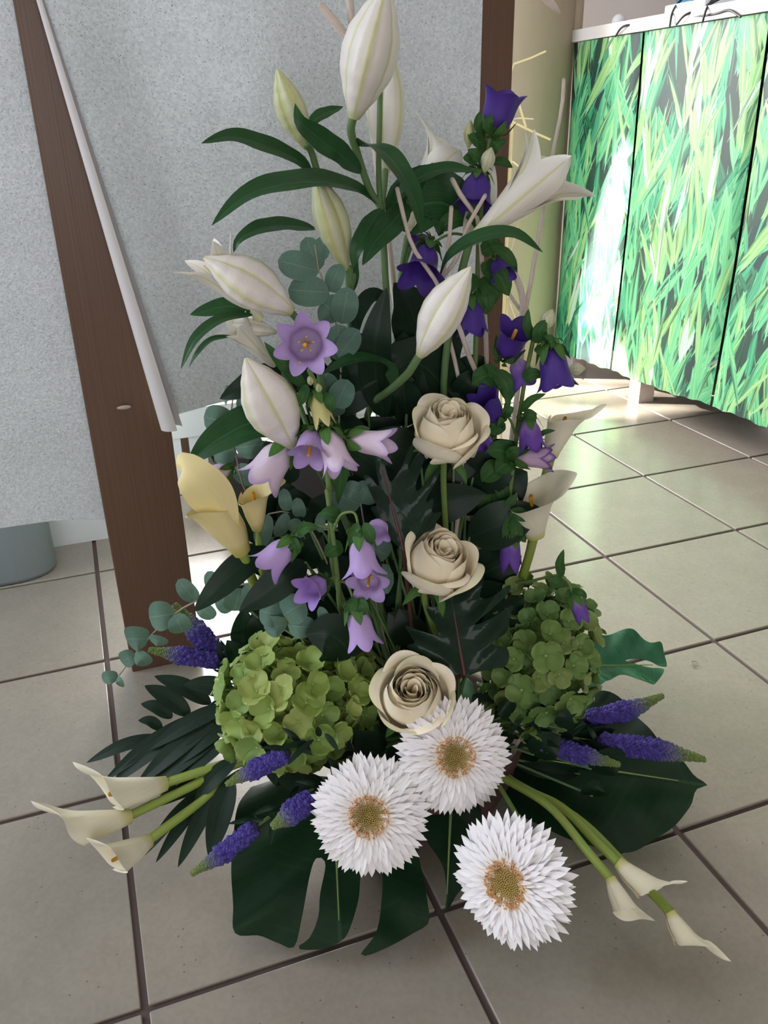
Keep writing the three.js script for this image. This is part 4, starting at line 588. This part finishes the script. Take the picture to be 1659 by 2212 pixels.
// --- hydrangeas
const hyPetal = [0, 1, 2].map((k) => surf(8, 9, (u, v, t) => { const s = 2 * u - 1, w = 0.54 * Math.sqrt(Math.max(0, 1 - ((v - 0.5) / 0.502) ** 2)) * lerp(0.75, 1.08, v) + 0.005, x = s * w; t.set(x, [0.25, 0.42, 0.1][k] * (x * x * 1.6 + v * v * 0.6) + 0.04 * Math.sin(v * 6 + s * 3 + k), v * 1.0 ); }));
function hydrangea(label, c, rx, ry, rz, mats, count, seed, size) {
  const p = P(...c), o = thing('hydrangea', label, 'hydrangea', foot(), 'green hydrangeas in the arrangement'), Rx = M(rx, p), Ry = M(ry, p), q = rng(seed), face = EYEP.clone().sub(p).normalize();
  const bead = new THREE.SphereGeometry(0.09, 8, 6), beadM = std({ color: col(0.35, 0.4, 0.14), roughness: 0.7 }); let made = 0;
  for (let k = 0; k < count * 3 && made < count; k++) {
    const y = 1 - 2 * (k + 0.5) / (count * 1.55), rad = Math.sqrt(Math.max(0, 1 - y * y)), an = k * 2.39996; if (y < -1) break;
    const n = V(Math.cos(an) * rad, Math.sin(an) * rad, y); // y axis of the spiral points to the viewer's side
    const fq = new THREE.Quaternion().setFromUnitVectors(V(0, 0, 1), V(face.x, face.y * 0.9, face.z).normalize()); const nn = n.clone().applyQuaternion(fq);
    const lump = 1 + 0.09 * Math.sin(nn.x * 7 + seed) * Math.cos(nn.y * 6) + rr(-0.09, 0.07);
    const pos = n.clone().multiply(V(Rx, Ry, rz)).multiplyScalar(lump).applyQuaternion(fq), fl = new THREE.Group(); fl.name = 'floret'; fl.position.copy(rel(o, p)).add(pos); o.add(fl);
    const dir = nn.clone().add(V(q() - 0.5, q() - 0.3, q() - 0.5).multiplyScalar(0.75)).normalize(), fr = frame(dir, q() * 6), mt = mats[Math.floor(q() * mats.length)], s = size * lerp(0.8, 1.15, q()), lift = -(0.15 + q() * 0.5);
    for (let j = 0; j < 4; j++) { const m = part('petal', hyPetal[Math.floor(q() * 3)], mt, fl); m.quaternion.copy(fr).multiply(new THREE.Quaternion().setFromEuler(new THREE.Euler(lift + (q() - 0.5) * 0.3, j * Math.PI / 2 + (q() - 0.5) * 0.25, 0, 'YXZ'))); m.scale.setScalar(s * lerp(0.85, 1.1, q())); }
    const b = part('eye', bead, beadM, fl); b.scale.setScalar(s); made++;
  }
  const inner = []; for (let k = 0; k < 70; k++) { // florets deeper in the head, between the outer ones
    const y = 1 - 2 * (k + 0.5) / 84, rad = Math.sqrt(Math.max(0, 1 - y * y)), an = k * 2.39996 + 1, fq = new THREE.Quaternion().setFromUnitVectors(V(0, 0, 1), V(face.x, face.y * 0.9, face.z).normalize()), n = V(Math.cos(an) * rad, Math.sin(an) * rad, y), c0 = n.clone().multiply(V(Rx, Ry, rz)).multiplyScalar(0.76).applyQuaternion(fq).add(rel(o, p)), fr = frame(n.clone().applyQuaternion(fq), q() * 6);
    for (let j = 0; j < 4; j++) inner.push(put(hyPetal[j % 3], fr.clone().multiply(new THREE.Quaternion().setFromEuler(new THREE.Euler(-0.2, j * Math.PI / 2, 0, 'YXZ'))), c0, size));
  }
  part('inner_florets', mergeGeometries(inner), mats[0], o).userData.kind = 'stuff';
  const hub = rel(o, p), pedicels = []; o.traverse((f) => { if (f.name === 'floret') pedicels.push(tube([hub.clone().lerp(f.position, 0.1), hub.clone().lerp(f.position, 0.6).add(V(0, 0.004, 0)), f.position.clone()], 0.0016, 0.0011, 5, 5)); });
  part('branchlets', mergeGeometries(pedicels), MAT.stem, o, 'green branchlets carrying the florets');
  part('stem', tube([V(0, 0, 0), rel(o, p).multiplyScalar(0.6), rel(o, p)], 0.005, 0.005, 12, 8), MAT.stem, o);
}
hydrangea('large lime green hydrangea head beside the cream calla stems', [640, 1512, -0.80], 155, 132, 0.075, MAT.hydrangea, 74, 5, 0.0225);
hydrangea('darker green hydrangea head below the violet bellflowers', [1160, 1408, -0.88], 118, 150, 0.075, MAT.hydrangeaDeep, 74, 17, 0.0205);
// --- callas
function calla(label, base, mouth, w, stemPts, mat, { roll = 0, tip = 0.22, sp = true, open = 1, tw = 0.42, lip } = {}) {
  const p0 = P(...base), p1 = P(...mouth), ax = p1.clone().sub(p0), L = ax.length(), W = M(w, p0) / L, o = thing('calla', label, 'calla', foot(), 'calla lilies in the arrangement'), q = frame(ax, 0);
  // turn so that the pointed tip lies towards 'roll' (an angle in the picture's plane, 0 = up)
  const want = roll.isVector3 ? roll.clone().normalize() : V(Math.sin(roll), Math.cos(roll), 0.15).normalize(), local = want.clone().applyQuaternion(q.clone().invert()), qs = q.clone().multiply(new THREE.Quaternion().setFromAxisAngle(V(0, 1, 0), Math.atan2(-local.z, local.x)));
  part('spathe', surf(48, 34, (u, v, t) => {
    const th = (2 * u - 1) * Math.PI * 1.16, c = Math.cos(th), H = 0.80 + 0.16 * c + tip * Math.exp(-((th / tw) ** 2)), neck = lerp(0.15, 0.30, sstep(-0.1, 0.6, v)), fl = Math.pow(sstep(0.42, 1.05, v), 1.5) * 0.22 * open, tp = Math.exp(-((th / tw) ** 2)) * Math.pow(v, 6) * (tw > 0.6 ? 0.35 : 1);
    const r = W * (neck + fl * (0.85 + 0.3 * c)) + W * 0.03 * th / Math.PI * (0.3 + v) + tp * 0.10;
    t.set(Math.cos(th) * r + W * 0.1 * v * v, v * H - Math.pow(clamp((v - 0.8) / 0.2), 2) * 0.07 * (1.0 + 0.4 * Math.sin(th * 3)) - tp * 0.05, Math.sin(th) * r * (1 - 0.6 * tp)).multiplyScalar(L).applyQuaternion(qs).add(p0).sub(o.position);
  }), mat, o);
  if (lip) ribbon('spathe_lip', o, lip[0], lip[1], mat, { n: V(0.1, 0.2, 1), fold: -0.22, nu: 12, nv: 26, prof: (t) => Math.pow(Math.sin(Math.PI * (0.04 + 0.96 * Math.pow(t, 1.15)) * 0.985), 0.55) * lerp(0.55, 1, sstep(0, 0.6, t)) });
  if (sp) part('spadix', tube([V(0, 0.12, 0), V(0.0, 0.4, 0), V(0.01, 0.68, 0)].map((v) => v.multiplyScalar(L).applyQuaternion(qs).add(p0).sub(o.position)), L * 0.035, L * 0.03, 12, 8), MAT.spadix, o);
  const d = ax.clone().normalize();
  part('stem', tube([V(0, 0, 0), ...stemPts.map((s) => rel(o, P(...s))), rel(o, p0.clone().addScaledVector(d, L * 0.03))], 0.0046, clamp(W * L * 0.15, 0.0036, 0.0056), 28, 10), MAT.callaStem, o);
}
calla('cream calla with an upturned pointed lip, uppermost of three lying over the palm leaf', [358, 1692, -0.765], [178, 1730, -0.71], 98, [[520, 1640, -0.80], [430, 1668, -0.78]], MAT.calla, { roll: -0.7, tip: 0.26 });
calla('cream calla with a green curled tip, stretched furthest across the tiles', [282, 1762, -0.73], [92, 1808, -0.68], 100, [[520, 1648, -0.80], [400, 1705, -0.765]], MAT.calla, { roll: -0.6, tip: 0.28 });
calla('cream calla showing its orange spadix low over the dark floor joint', [322, 1815, -0.715], [205, 1882, -0.66], 96, [[520, 1670, -0.79], [430, 1735, -0.755]], MAT.calla, { roll: -0.4, tip: 0.2 });
calla('large pale yellow calla standing upright beside the brown post', [524, 1192, -0.81], [440, 1060, -0.795], 124, [[570, 1290, -0.83]], MAT.callaYellow, { roll: V(-0.5, 0.15, 0.8), tip: 0.06, sp: false, open: 0.35, tw: 1.7, lip: [[[512, 1168, -0.797], [474, 1100, -0.782], [424, 1036, -0.775], [396, 1006, -0.782], [380, 1004, -0.79]], 104] });
calla('small yellow calla with a flat open rim behind the large pale one', [558, 1142, -0.83], [540, 1028, -0.82], 84, [[585, 1300, -0.85], [566, 1200, -0.835]], MAT.callaYellow, { roll: 0.7, tip: 0.05, open: 1.3 });
calla('backlit pale calla with a twisted tip in front of the lit floor tiles', [1190, 985, -0.93], [1234, 862, -0.93], 92, [[1120, 1260, -0.92], [1165, 1080, -0.93]], MAT.calla, { roll: 0.75, tip: 0.26 });
calla('pale calla with a wide lip standing over the darker hydrangea', [1156, 1156, -0.90], [1140, 1030, -0.89], 132, [[1110, 1290, -0.91], [1140, 1210, -0.9]], MAT.calla, { roll: 1.3, tip: 0.12 });
calla('small narrow calla hanging over the tiles on a long bent stem', [1318, 1896, -0.645], [1372, 2012, -0.60], 70, [[1100, 1688, -0.78], [1190, 1745, -0.73], [1270, 1840, -0.675]], MAT.calla, { roll: 1.9, tip: 0.12, sp: false });
calla('calla with a flared white lip on the longer bent stem', [1334, 1862, -0.665], [1440, 1955, -0.625], 84, [[1110, 1690, -0.79], [1215, 1745, -0.745], [1290, 1820, -0.695]], MAT.calla, { roll: 1.4, tip: 0.2, sp: false });
calla('calla with a green-tipped curling lip nearest the floor joint beyond the bent stems', [1446, 1968, -0.625], [1505, 2070, -0.59], 76, [[1130, 1700, -0.80], [1250, 1770, -0.745], [1350, 1868, -0.685], [1410, 1930, -0.65]], MAT.calla, { roll: 1.3, tip: 0.5, sp: false });
// --- veronica spikes
const spikeCore = std({ color: col(0.03, 0.025, 0.08), roughness: 0.9 });  // dark colour paints the shade in the gaps between florets
function veronica(label, base, tip, w, bend = 0, from) {
  const p0 = P(...base), p1 = P(...tip), L = p0.distanceTo(p1), W = M(w, p0) / 2 * 0.9, o = thing('veronica', label, 'veronica', foot(), 'blue veronica spikes'), mid = p0.clone().lerp(p1, 0.55).add(V(0, bend * L, 0)), c = curve([p0, mid, p1]), q = rng(Math.round(base[0] + tip[1]));
  const gs = [], k0 = new THREE.IcosahedronGeometry(1, 0), blue = col(0.04, 0.025, 0.19), blue2 = col(0.08, 0.055, 0.31), green = col(0.16, 0.22, 0.06), pale = col(0.22, 0.24, 0.2), cc = new THREE.Color();
  for (let k = 0; k < 520; k++) {
    const t = (k + q()) / 520, an = k * 2.39996, r = W * (t < 0.55 ? lerp(0.82, 1, t / 0.55) : lerp(1, 0.22, Math.pow((t - 0.55) / 0.45, 0.85))) * (0.78 + 0.34 * q()), p = c.getPointAt(t), T = c.getTangentAt(t), S = V(0, 0, 1).cross(T).normalize(), U = T.clone().cross(S), dir = S.multiplyScalar(Math.cos(an)).addScaledVector(U, Math.sin(an));
    const g = k0.clone(), s = W * lerp(0.26, 0.13, sstep(0.45, 0.9, t)) * (0.8 + 0.5 * q()); g.scale(s, s * 1.3, s); g.applyQuaternion(new THREE.Quaternion().setFromUnitVectors(V(0, 1, 0), dir.clone().addScaledVector(T, 0.5).normalize())); const e = p.addScaledVector(dir, r * 0.85).sub(o.position); g.translate(e.x, e.y, e.z);
    cc.copy(blue).lerp(blue2, q()).lerp(pale, 0.35 * sstep(0.5, 0.68, t)).lerp(green, sstep(0.62, 0.86, t)); const n = g.attributes.position.count, a = new Float32Array(n * 3); for (let i = 0; i < n; i++) { a[i * 3] = cc.r; a[i * 3 + 1] = cc.g; a[i * 3 + 2] = cc.b; } g.setAttribute('color', new THREE.BufferAttribute(a, 3)); gs.push(g);
  }
  const m = part('florets', mergeGeometries(gs), std({ vertexColors: true, roughness: 0.8 }), o); m.userData.kind = 'stuff';
  part('spike_core', moveTo(tube([p0, mid, p1], W * 0.62, W * 0.16, 20, 8), o), spikeCore, o);
  part('stem', tube([V(0, 0, 0), rel(o, p0).multiplyScalar(0.6), rel(o, p0)], 0.002, 0.002, 10, 6), MAT.bellStem, o);
  const d = p0.clone().sub(p1).normalize(); for (let k = 0; k < 7; k++) { const b = p0.clone().addScaledVector(d, 0.006 + k * 0.007), e = b.clone().add(V(rr(-1, 1), rr(-0.5, 0.8), rr(-0.6, 0.8)).normalize().multiplyScalar(0.03)).addScaledVector(d, -0.012); part('leaf', moveTo(blade([b, b.clone().lerp(e, 0.5).add(V(0, 0.003, 0)), e], 0.007, { nu: 3, nv: 8 }), o), MAT.darkLeaf, o); }
}
veronica('blue veronica spike pointing up across the foot of the brown post', [478, 1424, -0.93], [376, 1306, -0.93], 48);
veronica('blue veronica spike lying level over the foot of the brown post', [468, 1428, -0.91], [322, 1404, -0.9], 40);
veronica('blue veronica spike below the lime green hydrangea', [618, 1628, -0.71], [490, 1694, -0.70], 44);
veronica('short stubby blue veronica spike beside the gerbera over the split leaf', [672, 1726, -0.69], [588, 1786, -0.66], 52);
veronica('blue veronica spike with a green tip hanging over the edge of the split leaf', [548, 1788, -0.68], [414, 1888, -0.65], 44, -0.04);
veronica('blue veronica spike with a rising green tip below the glossy split leaf', [1270, 1552, -0.86], [1432, 1503, -0.86], 44, -0.06);
veronica('longest blue veronica spike reaching past the edge of the broad monstera leaf', [1298, 1604, -0.82], [1522, 1640, -0.80], 50, 0.02);
veronica('blue veronica spike lying on the broad monstera leaf near the upper gerbera', [1168, 1606, -0.80], [1338, 1652, -0.79], 44, 0.0);
// --- eucalyptus
function eucalyptus(label, stemPts, leaves, mat) {
  const o = thing('eucalyptus_sprig', label, 'eucalyptus', foot(), 'eucalyptus sprigs'); const s = stemPts.map((p) => rel(o, P(...p)));
  part('stem', tube([V(0, 0, 0), ...s], 0.0018, 0.0009, 26, 6), MAT.woodyStem, o);
  for (const [x0, y0, x1, y1, w, z, tw = 0] of leaves) { const n = V(rr(-0.4, 0.4), rr(0.0, 0.6), 1); ribbon('leaf', o, [[x0, y0, z], [(x0 + x1) / 2, (y0 + y1) / 2, z + 0.006], [x1, y1, z + tw]], w, mat, { n, prof: 'oval', fold: 0.08, nu: 6, nv: 14 }); }
}
eucalyptus('grey-green eucalyptus sprig with round leaves under the slim green lily buds', [[740, 1000, -0.9], [735, 760, -0.89], [712, 640, -0.885], [690, 590, -0.885], [680, 530, -0.885]], [[690, 586, 600, 562, 62, -0.885], [690, 584, 660, 512, 50, -0.89], [690, 560, 700, 510, 40, -0.9], [712, 632, 622, 626, 68, -0.88], [712, 630, 735, 570, 44, -0.885], [735, 690, 695, 650, 70, -0.88], [738, 700, 752, 620, 60, -0.875], [735, 780, 730, 700, 60, -0.86], [730, 772, 775, 712, 50, -0.85, 0.02], [720, 860, 690, 810, 60, -0.87], [725, 880, 752, 820, 56, -0.86], [728, 900, 700, 850, 60, -0.88]], MAT.eucalyptus);
eucalyptus('grey-green eucalyptus sprig beside the white slatted crate', [[600, 1150, -0.9], [530, 1060, -0.89], [508, 970, -0.885], [498, 900, -0.885], [510, 830, -0.89]], [[500, 915, 440, 900, 66, -0.885], [500, 912, 560, 912, 40, -0.88], [508, 970, 460, 978, 60, -0.88], [508, 968, 570, 960, 56, -0.875], [508, 860, 484, 850, 46, -0.9], [510, 868, 552, 870, 50, -0.9], [530, 1050, 520, 1000, 50, -0.9]], MAT.eucalyptus);
eucalyptus('pale eucalyptus sprig reaching out over the floor in front of the brown post', [[560, 1260, -0.86], [470, 1285, -0.86], [420, 1300, -0.86], [372, 1330, -0.86], [315, 1385, -0.86], [258, 1458, -0.86]], [[424, 1300, 384, 1252, 40, -0.865], [424, 1302, 462, 1336, 36, -0.855], [470, 1278, 448, 1234, 36, -0.87], [470, 1285, 500, 1320, 40, -0.86], [376, 1326, 322, 1334, 66, -0.86], [376, 1328, 396, 1366, 50, -0.855], [322, 1380, 272, 1380, 66, -0.86], [322, 1378, 362, 1390, 28, -0.85], [292, 1412, 262, 1430, 40, -0.86], [292, 1412, 322, 1436, 36, -0.855], [256, 1460, 220, 1466, 30, -0.86], [254, 1462, 262, 1484, 20, -0.855], [520, 1270, 505, 1320, 56, -0.85], [530, 1262, 560, 1300, 50, -0.85]], MAT.eucalyptus);
eucalyptus('eucalyptus sprig hanging over the lime green hydrangea', [[690, 1400, -0.82], [640, 1370, -0.80], [610, 1330, -0.79], [590, 1300, -0.79]], [[612, 1330, 560, 1320, 60, -0.79], [612, 1328, 660, 1300, 70, -0.785], [600, 1310, 600, 1280, 50, -0.8], [620, 1350, 570, 1356, 50, -0.785], [622, 1352, 680, 1356, 52, -0.78], [690, 1310, 712, 1360, 30, -0.78]], MAT.eucalyptus);
eucalyptus('small-leaved eucalyptus sprig behind the low lilac bells', [[700, 1200, -0.83], [660, 1130, -0.83], [620, 1105, -0.83], [580, 1110, -0.83]], [[620, 1105, 612, 1055, 30, -0.83], [620, 1108, 600, 1160, 32, -0.825], [650, 1120, 640, 1075, 30, -0.83], [655, 1130, 630, 1150, 46, -0.82], [690, 1150, 694, 1105, 24, -0.82], [580, 1110, 560, 1180, 40, -0.83], [590, 1160, 556, 1200, 30, -0.835]], MAT.eucalyptus);
eucalyptus('round-leaved eucalyptus sprig behind the philodendron leaf', [[800, 1250, -0.85], [790, 1160, -0.84], [778, 1080, -0.84]], [[780, 1090, 712, 1062, 66, -0.84], [780, 1088, 800, 1040, 60, -0.835], [780, 1066, 745, 1050, 40, -0.83], [795, 1180, 840, 1200, 60, -0.84], [800, 1260, 850, 1240, 70, -0.84], [800, 1200, 760, 1170, 60, -0.85]], MAT.eucalyptus);
// --- palm fronds
function palm(label, rach, leaflets) {
  const o = thing('palm_frond', label, 'palm', foot(), 'palm fronds'); part('rachis', tube([V(0, 0, 0), ...rach.map((p) => rel(o, P(...p)))], 0.0025, 0.0012, 24, 6), MAT.darkLeaf, o);
  for (const [x0, y0, x1, y1, w, z0, z1] of leaflets) ribbon('leaflet', o, [[x0, y0, z0], [lerp(x0, x1, 0.5), lerp(y0, y1, 0.5) - 8, lerp(z0, z1, 0.5)], [x1, y1, z1]], w, MAT.palmLeaf, { n: V(-0.1, 0.85, 0.5), fold: 0.15, prof: 'lance' });
}
palm('dark palm frond fanning out over the floor joint below the eucalyptus', [[500, 1500, -0.86], [420, 1550, -0.85], [340, 1600, -0.83], [300, 1640, -0.82]], [[455, 1520, 333, 1460, 38, -0.86, -0.88], [410, 1545, 312, 1481, 40, -0.85, -0.87], [372, 1550, 304, 1520, 30, -0.85, -0.86], [350, 1575, 298, 1556, 24, -0.84, -0.84], [345, 1590, 186, 1648, 30, -0.84, -0.82], [420, 1545, 222, 1690, 34, -0.85, -0.79], [440, 1550, 232, 1702, 38, -0.84, -0.785], [460, 1560, 290, 1702, 44, -0.83, -0.78], [480, 1580, 300, 1725, 46, -0.82, -0.77], [490, 1600, 340, 1718, 44, -0.81, -0.77], [510, 1500, 395, 1478, 44, -0.86, -0.87], [500, 1520, 320, 1620, 40, -0.85, -0.81], [515, 1540, 330, 1650, 40, -0.84, -0.8], [500, 1560, 370, 1660, 40, -0.83, -0.79]]);
palm('lower palm frond with leaflets hanging down below the calla stems', [[520, 1640, -0.82], [470, 1680, -0.79], [420, 1720, -0.77]], [[440, 1700, 308, 1852, 28, -0.78, -0.715], [455, 1705, 336, 1864, 30, -0.775, -0.71], [478, 1690, 384, 1874, 38, -0.775, -0.7], [500, 1680, 452, 1856, 56, -0.775, -0.705], [450, 1690, 325, 1745, 38, -0.785, -0.75], [510, 1640, 420, 1730, 40, -0.79, -0.76]]);
// --- dark filling foliage
const G2 = 'dark filling leaves';
const fills = [
  [[[590, 1190, -0.83], [530, 1215, -0.81], [470, 1270, -0.79], [418, 1322, -0.78]], 62, 'darkLeaf', 'pointed dark green leaf below the large pale calla'],
  [[[660, 1215, -0.80], [620, 1245, -0.78], [560, 1290, -0.77], [516, 1322, -0.76]], 70, 'darkLeaf', 'pointed dark leaf crossing under the low lilac bells'],
  [[[980, 960, -0.94], [960, 840, -0.93], [880, 780, -0.91], [820, 870, -0.9]], 130, 'darkLeaf', 'broad dark leaf arching above the highest rose'],
  [[[960, 800, -0.95], [900, 700, -0.945], [880, 650, -0.94], [850, 610, -0.94]], 120, 'darkLeaf', 'broad dark leaf behind the leaning lily bud'],
  [[[940, 900, -0.95], [940, 760, -0.94], [990, 680, -0.94], [1010, 640, -0.94]], 120, 'darkLeaf', 'wide dark green leaf behind the violet bells'],
  [[[760, 1420, -0.78], [740, 1390, -0.77], [710, 1370, -0.765], [660, 1370, -0.765]], 120, 'darkLeaf', 'rounded dark green leaf lying on the lime green hydrangea'],
];
for (const [pts, w, m, l] of fills) loneLeaf(l, pts, w, MAT[m], { n: V(0, 0.4, 1), fold: 0.12 });
const q9 = rng(99);
function filler(n, x0, x1, y0, y1, z0, z1, len, w, label, up = 0.6) {
  for (let k = 0; k < n; k++) { const x = lerp(x0, x1, q9()), y = lerp(y0, y1, q9()), z = lerp(z0, z1, q9()), an = (q9() - 0.5) * 2.6, L = len * lerp(0.7, 1.3, q9()); loneLeaf(label, [[x, y, z], [x + Math.sin(an) * L * 0.5, y - Math.cos(an) * L * 0.5 * up, z + 0.006], [x + Math.sin(an) * L, y - Math.cos(an) * L * up, z + 0.0]], w * lerp(0.7, 1.2, q9()), MAT.darkLeaf, { n: V(q9() - 0.5, 0.3, 1), fold: 0.12, nu: 6, nv: 14 }, G2); }
}
filler(34, 580, 960, 900, 1440, -0.95, -0.89, 190, 110, 'dark broad leaf filling the middle of the arrangement behind the flowers');
filler(24, 780, 1070, 980, 1500, -0.93, -0.86, 170, 100, 'dark broad leaf filling the space around the three roses');
filler(12, 980, 1090, 780, 1240, -0.96, -0.93, 120, 60, 'dark leaf among the violet bellflower stems');
filler(18, 540, 1000, 1560, 1760, -0.80, -0.74, 130, 70, 'dark leaf tucked under the hydrangea and gerberas', 0.3);
filler(16, 1000, 1280, 1520, 1720, -0.88, -0.78, 120, 60, 'dark leaf under the darker hydrangea by the veronica spikes', 0.3);
filler(6, 520, 600, 1320, 1470, -0.9, -0.86, 120, 60, 'dark leaf behind the lime green hydrangea by the post');
filler(12, 580, 960, 1240, 1460, -0.88, -0.84, 130, 90, 'dark leaf between the low lilac bells and the hydrangea');
filler(16, 600, 880, 1120, 1420, -0.865, -0.83, 110, 70, 'dark leaf among the stalks of the low lilac bells');
filler(14, 600, 880, 760, 980, -0.93, -0.90, 150, 80, 'dark leaf behind the open lilac star flower');
// --- bleached willow twigs
function willow(label, lists) {
  const o = thing('willow_twig', label, 'twig', foot(), 'bleached willow twigs');
  lists.forEach(([pts, r0, r1, root], i) => part(i ? 'side_twig' : 'main_twig', tube([...(root ? [V(0, 0, 0)] : []), ...pts.map((p) => rel(o, P(...p)))], r0, r1, 44, 8, 0.14, i + 7), MAT.twig, o));
}
willow('pale forked willow twig rising behind the top lily bud', [[[[860, 700, -0.98], [825, 420, -0.985], [790, 200, -0.985], [755, 92, -0.985], [718, 40, -0.985], [694, 14, -0.985]], 0.0035, 0.0042, true], [[[782, 180, -0.985], [766, 90, -0.99], [755, 0, -0.99], [752, -40, -0.99]], 0.003, 0.0042, false]]);
willow('curly bleached willow twig crossing the dark leaves beside the leaning bud', [[[[1030, 1000, -0.95], [1037, 842, -0.94], [1010, 760, -0.9], [985, 690, -0.885], [940, 605, -0.89], [890, 530, -0.9], [868, 450, -0.9], [858, 408, -0.9]], 0.0042, 0.0022, true]]);
willow('thin bleached willow twig with an upright forked end near the hidden open lily', [[[[1000, 900, -0.93], [960, 680, -0.92], [955, 600, -0.91], [968, 540, -0.91], [975, 448, -0.91]], 0.003, 0.0022, true], [[[955, 600, -0.91], [985, 560, -0.905], [1010, 490, -0.905], [1048, 422, -0.905]], 0.0024, 0.002, false]]);
willow('short bleached twig end in front of the upper violet bell', [[[[1045, 900, -0.95], [1042, 600, -0.94], [1030, 470, -0.925], [1000, 430, -0.92], [977, 388, -0.92]], 0.003, 0.0026, true]]);
willow('tall bleached willow branch forking in front of the beige column', [[[[1085, 1250, -0.96], [1100, 1000, -0.97], [1128, 760, -0.98], [1132, 690, -0.98], [1150, 590, -0.98], [1172, 460, -0.98], [1198, 310, -0.98], [1214, 230, -0.98], [1218, 172, -0.98]], 0.0055, 0.002, true], [[[1130, 700, -0.98], [1128, 640, -0.975], [1110, 590, -0.97], [1080, 555, -0.965]], 0.0042, 0.0034, false], [[[1124, 670, -0.98], [1104, 640, -0.98], [1090, 612, -0.98]], 0.0022, 0.0018, false]]);
willow('low bleached willow sticks standing between the violet stem and the pale calla', [[[[1096, 1220, -0.94], [1094, 1100, -0.945], [1088, 1040, -0.95], [1080, 960, -0.955]], 0.0042, 0.003, true], [[[1110, 1200, -0.94], [1122, 1060, -0.95], [1130, 960, -0.955]], 0.003, 0.0026, false]]);
// --- dried grasses standing behind the post
{
  const gr = (label, lists) => { const o = thing('dried_grass', label, 'grass', P(1090, 1000, -1.9).setY(0.001), 'dried golden grasses'); for (const [pts, w] of lists) part('blade', moveTo(blade([o.position.clone(), ...pts.map((p) => P(...p))], w, { n: V(0, 0, 1), nu: 2, nv: 30, fold: 0.1, prof: (t) => 0.6 + 0.4 * Math.sin(t * 3) * (1 - t * t) }), o), MAT.grass, o); };
  gr('tuft of dried golden grass standing behind the post in front of the beige column', [[1102, 145, 1180, 110, 0.006], [1098, 262, 1190, 302, 0.007], [1098, 254, 1153, 257, 0.004], [1110, 190, 1136, 275, 0.008], [1098, 645, 1114, 690, 0.004], [1100, 560, 1120, 480, 0.003], [1096, 340, 1128, 366, 0.005]].map(([x0, y0, x1, y1, w]) => [[[1082, 900, -1.9], [lerp(1082, x0, 0.9), y0 + 60, -1.9], [x0, y0, -1.89], [lerp(x0, x1, 0.5), lerp(y0, y1, 0.5), -1.88], [x1, y1, -1.87]], w]));
  const o = thing('dried_leaf', 'pale dried leaf tip hanging in at the top before the beige column', 'leaf', P(1165, -60, -1.2)); part('leaf_blade', moveTo(blade([P(1165, -60, -1.2), P(1180, -5, -1.2), P(1212, 30, -1.2)], 0.014, { nu: 4, nv: 12 }), o), MAT.twig, o);
}
// --- specks on the floor
{ const p = P(1500, 1437, -1.094), g = new THREE.TorusGeometry(0.006, 0.0009, 5, 14, 4.6); g.rotateX(-1.4); const d = floorAt(1500, 1437); g.translate(d.x, 0.003, d.z); solid('curled_bract', g, MAT.woodyStem, 'tiny curled brown bract lying alone on the tiles', 'debris'); }
function floorAt(x, y) { const d = rayDir(x, y); return EYEP.clone().addScaledVector(d, -EYE / d.y); }

renderer.render(scene, camera);
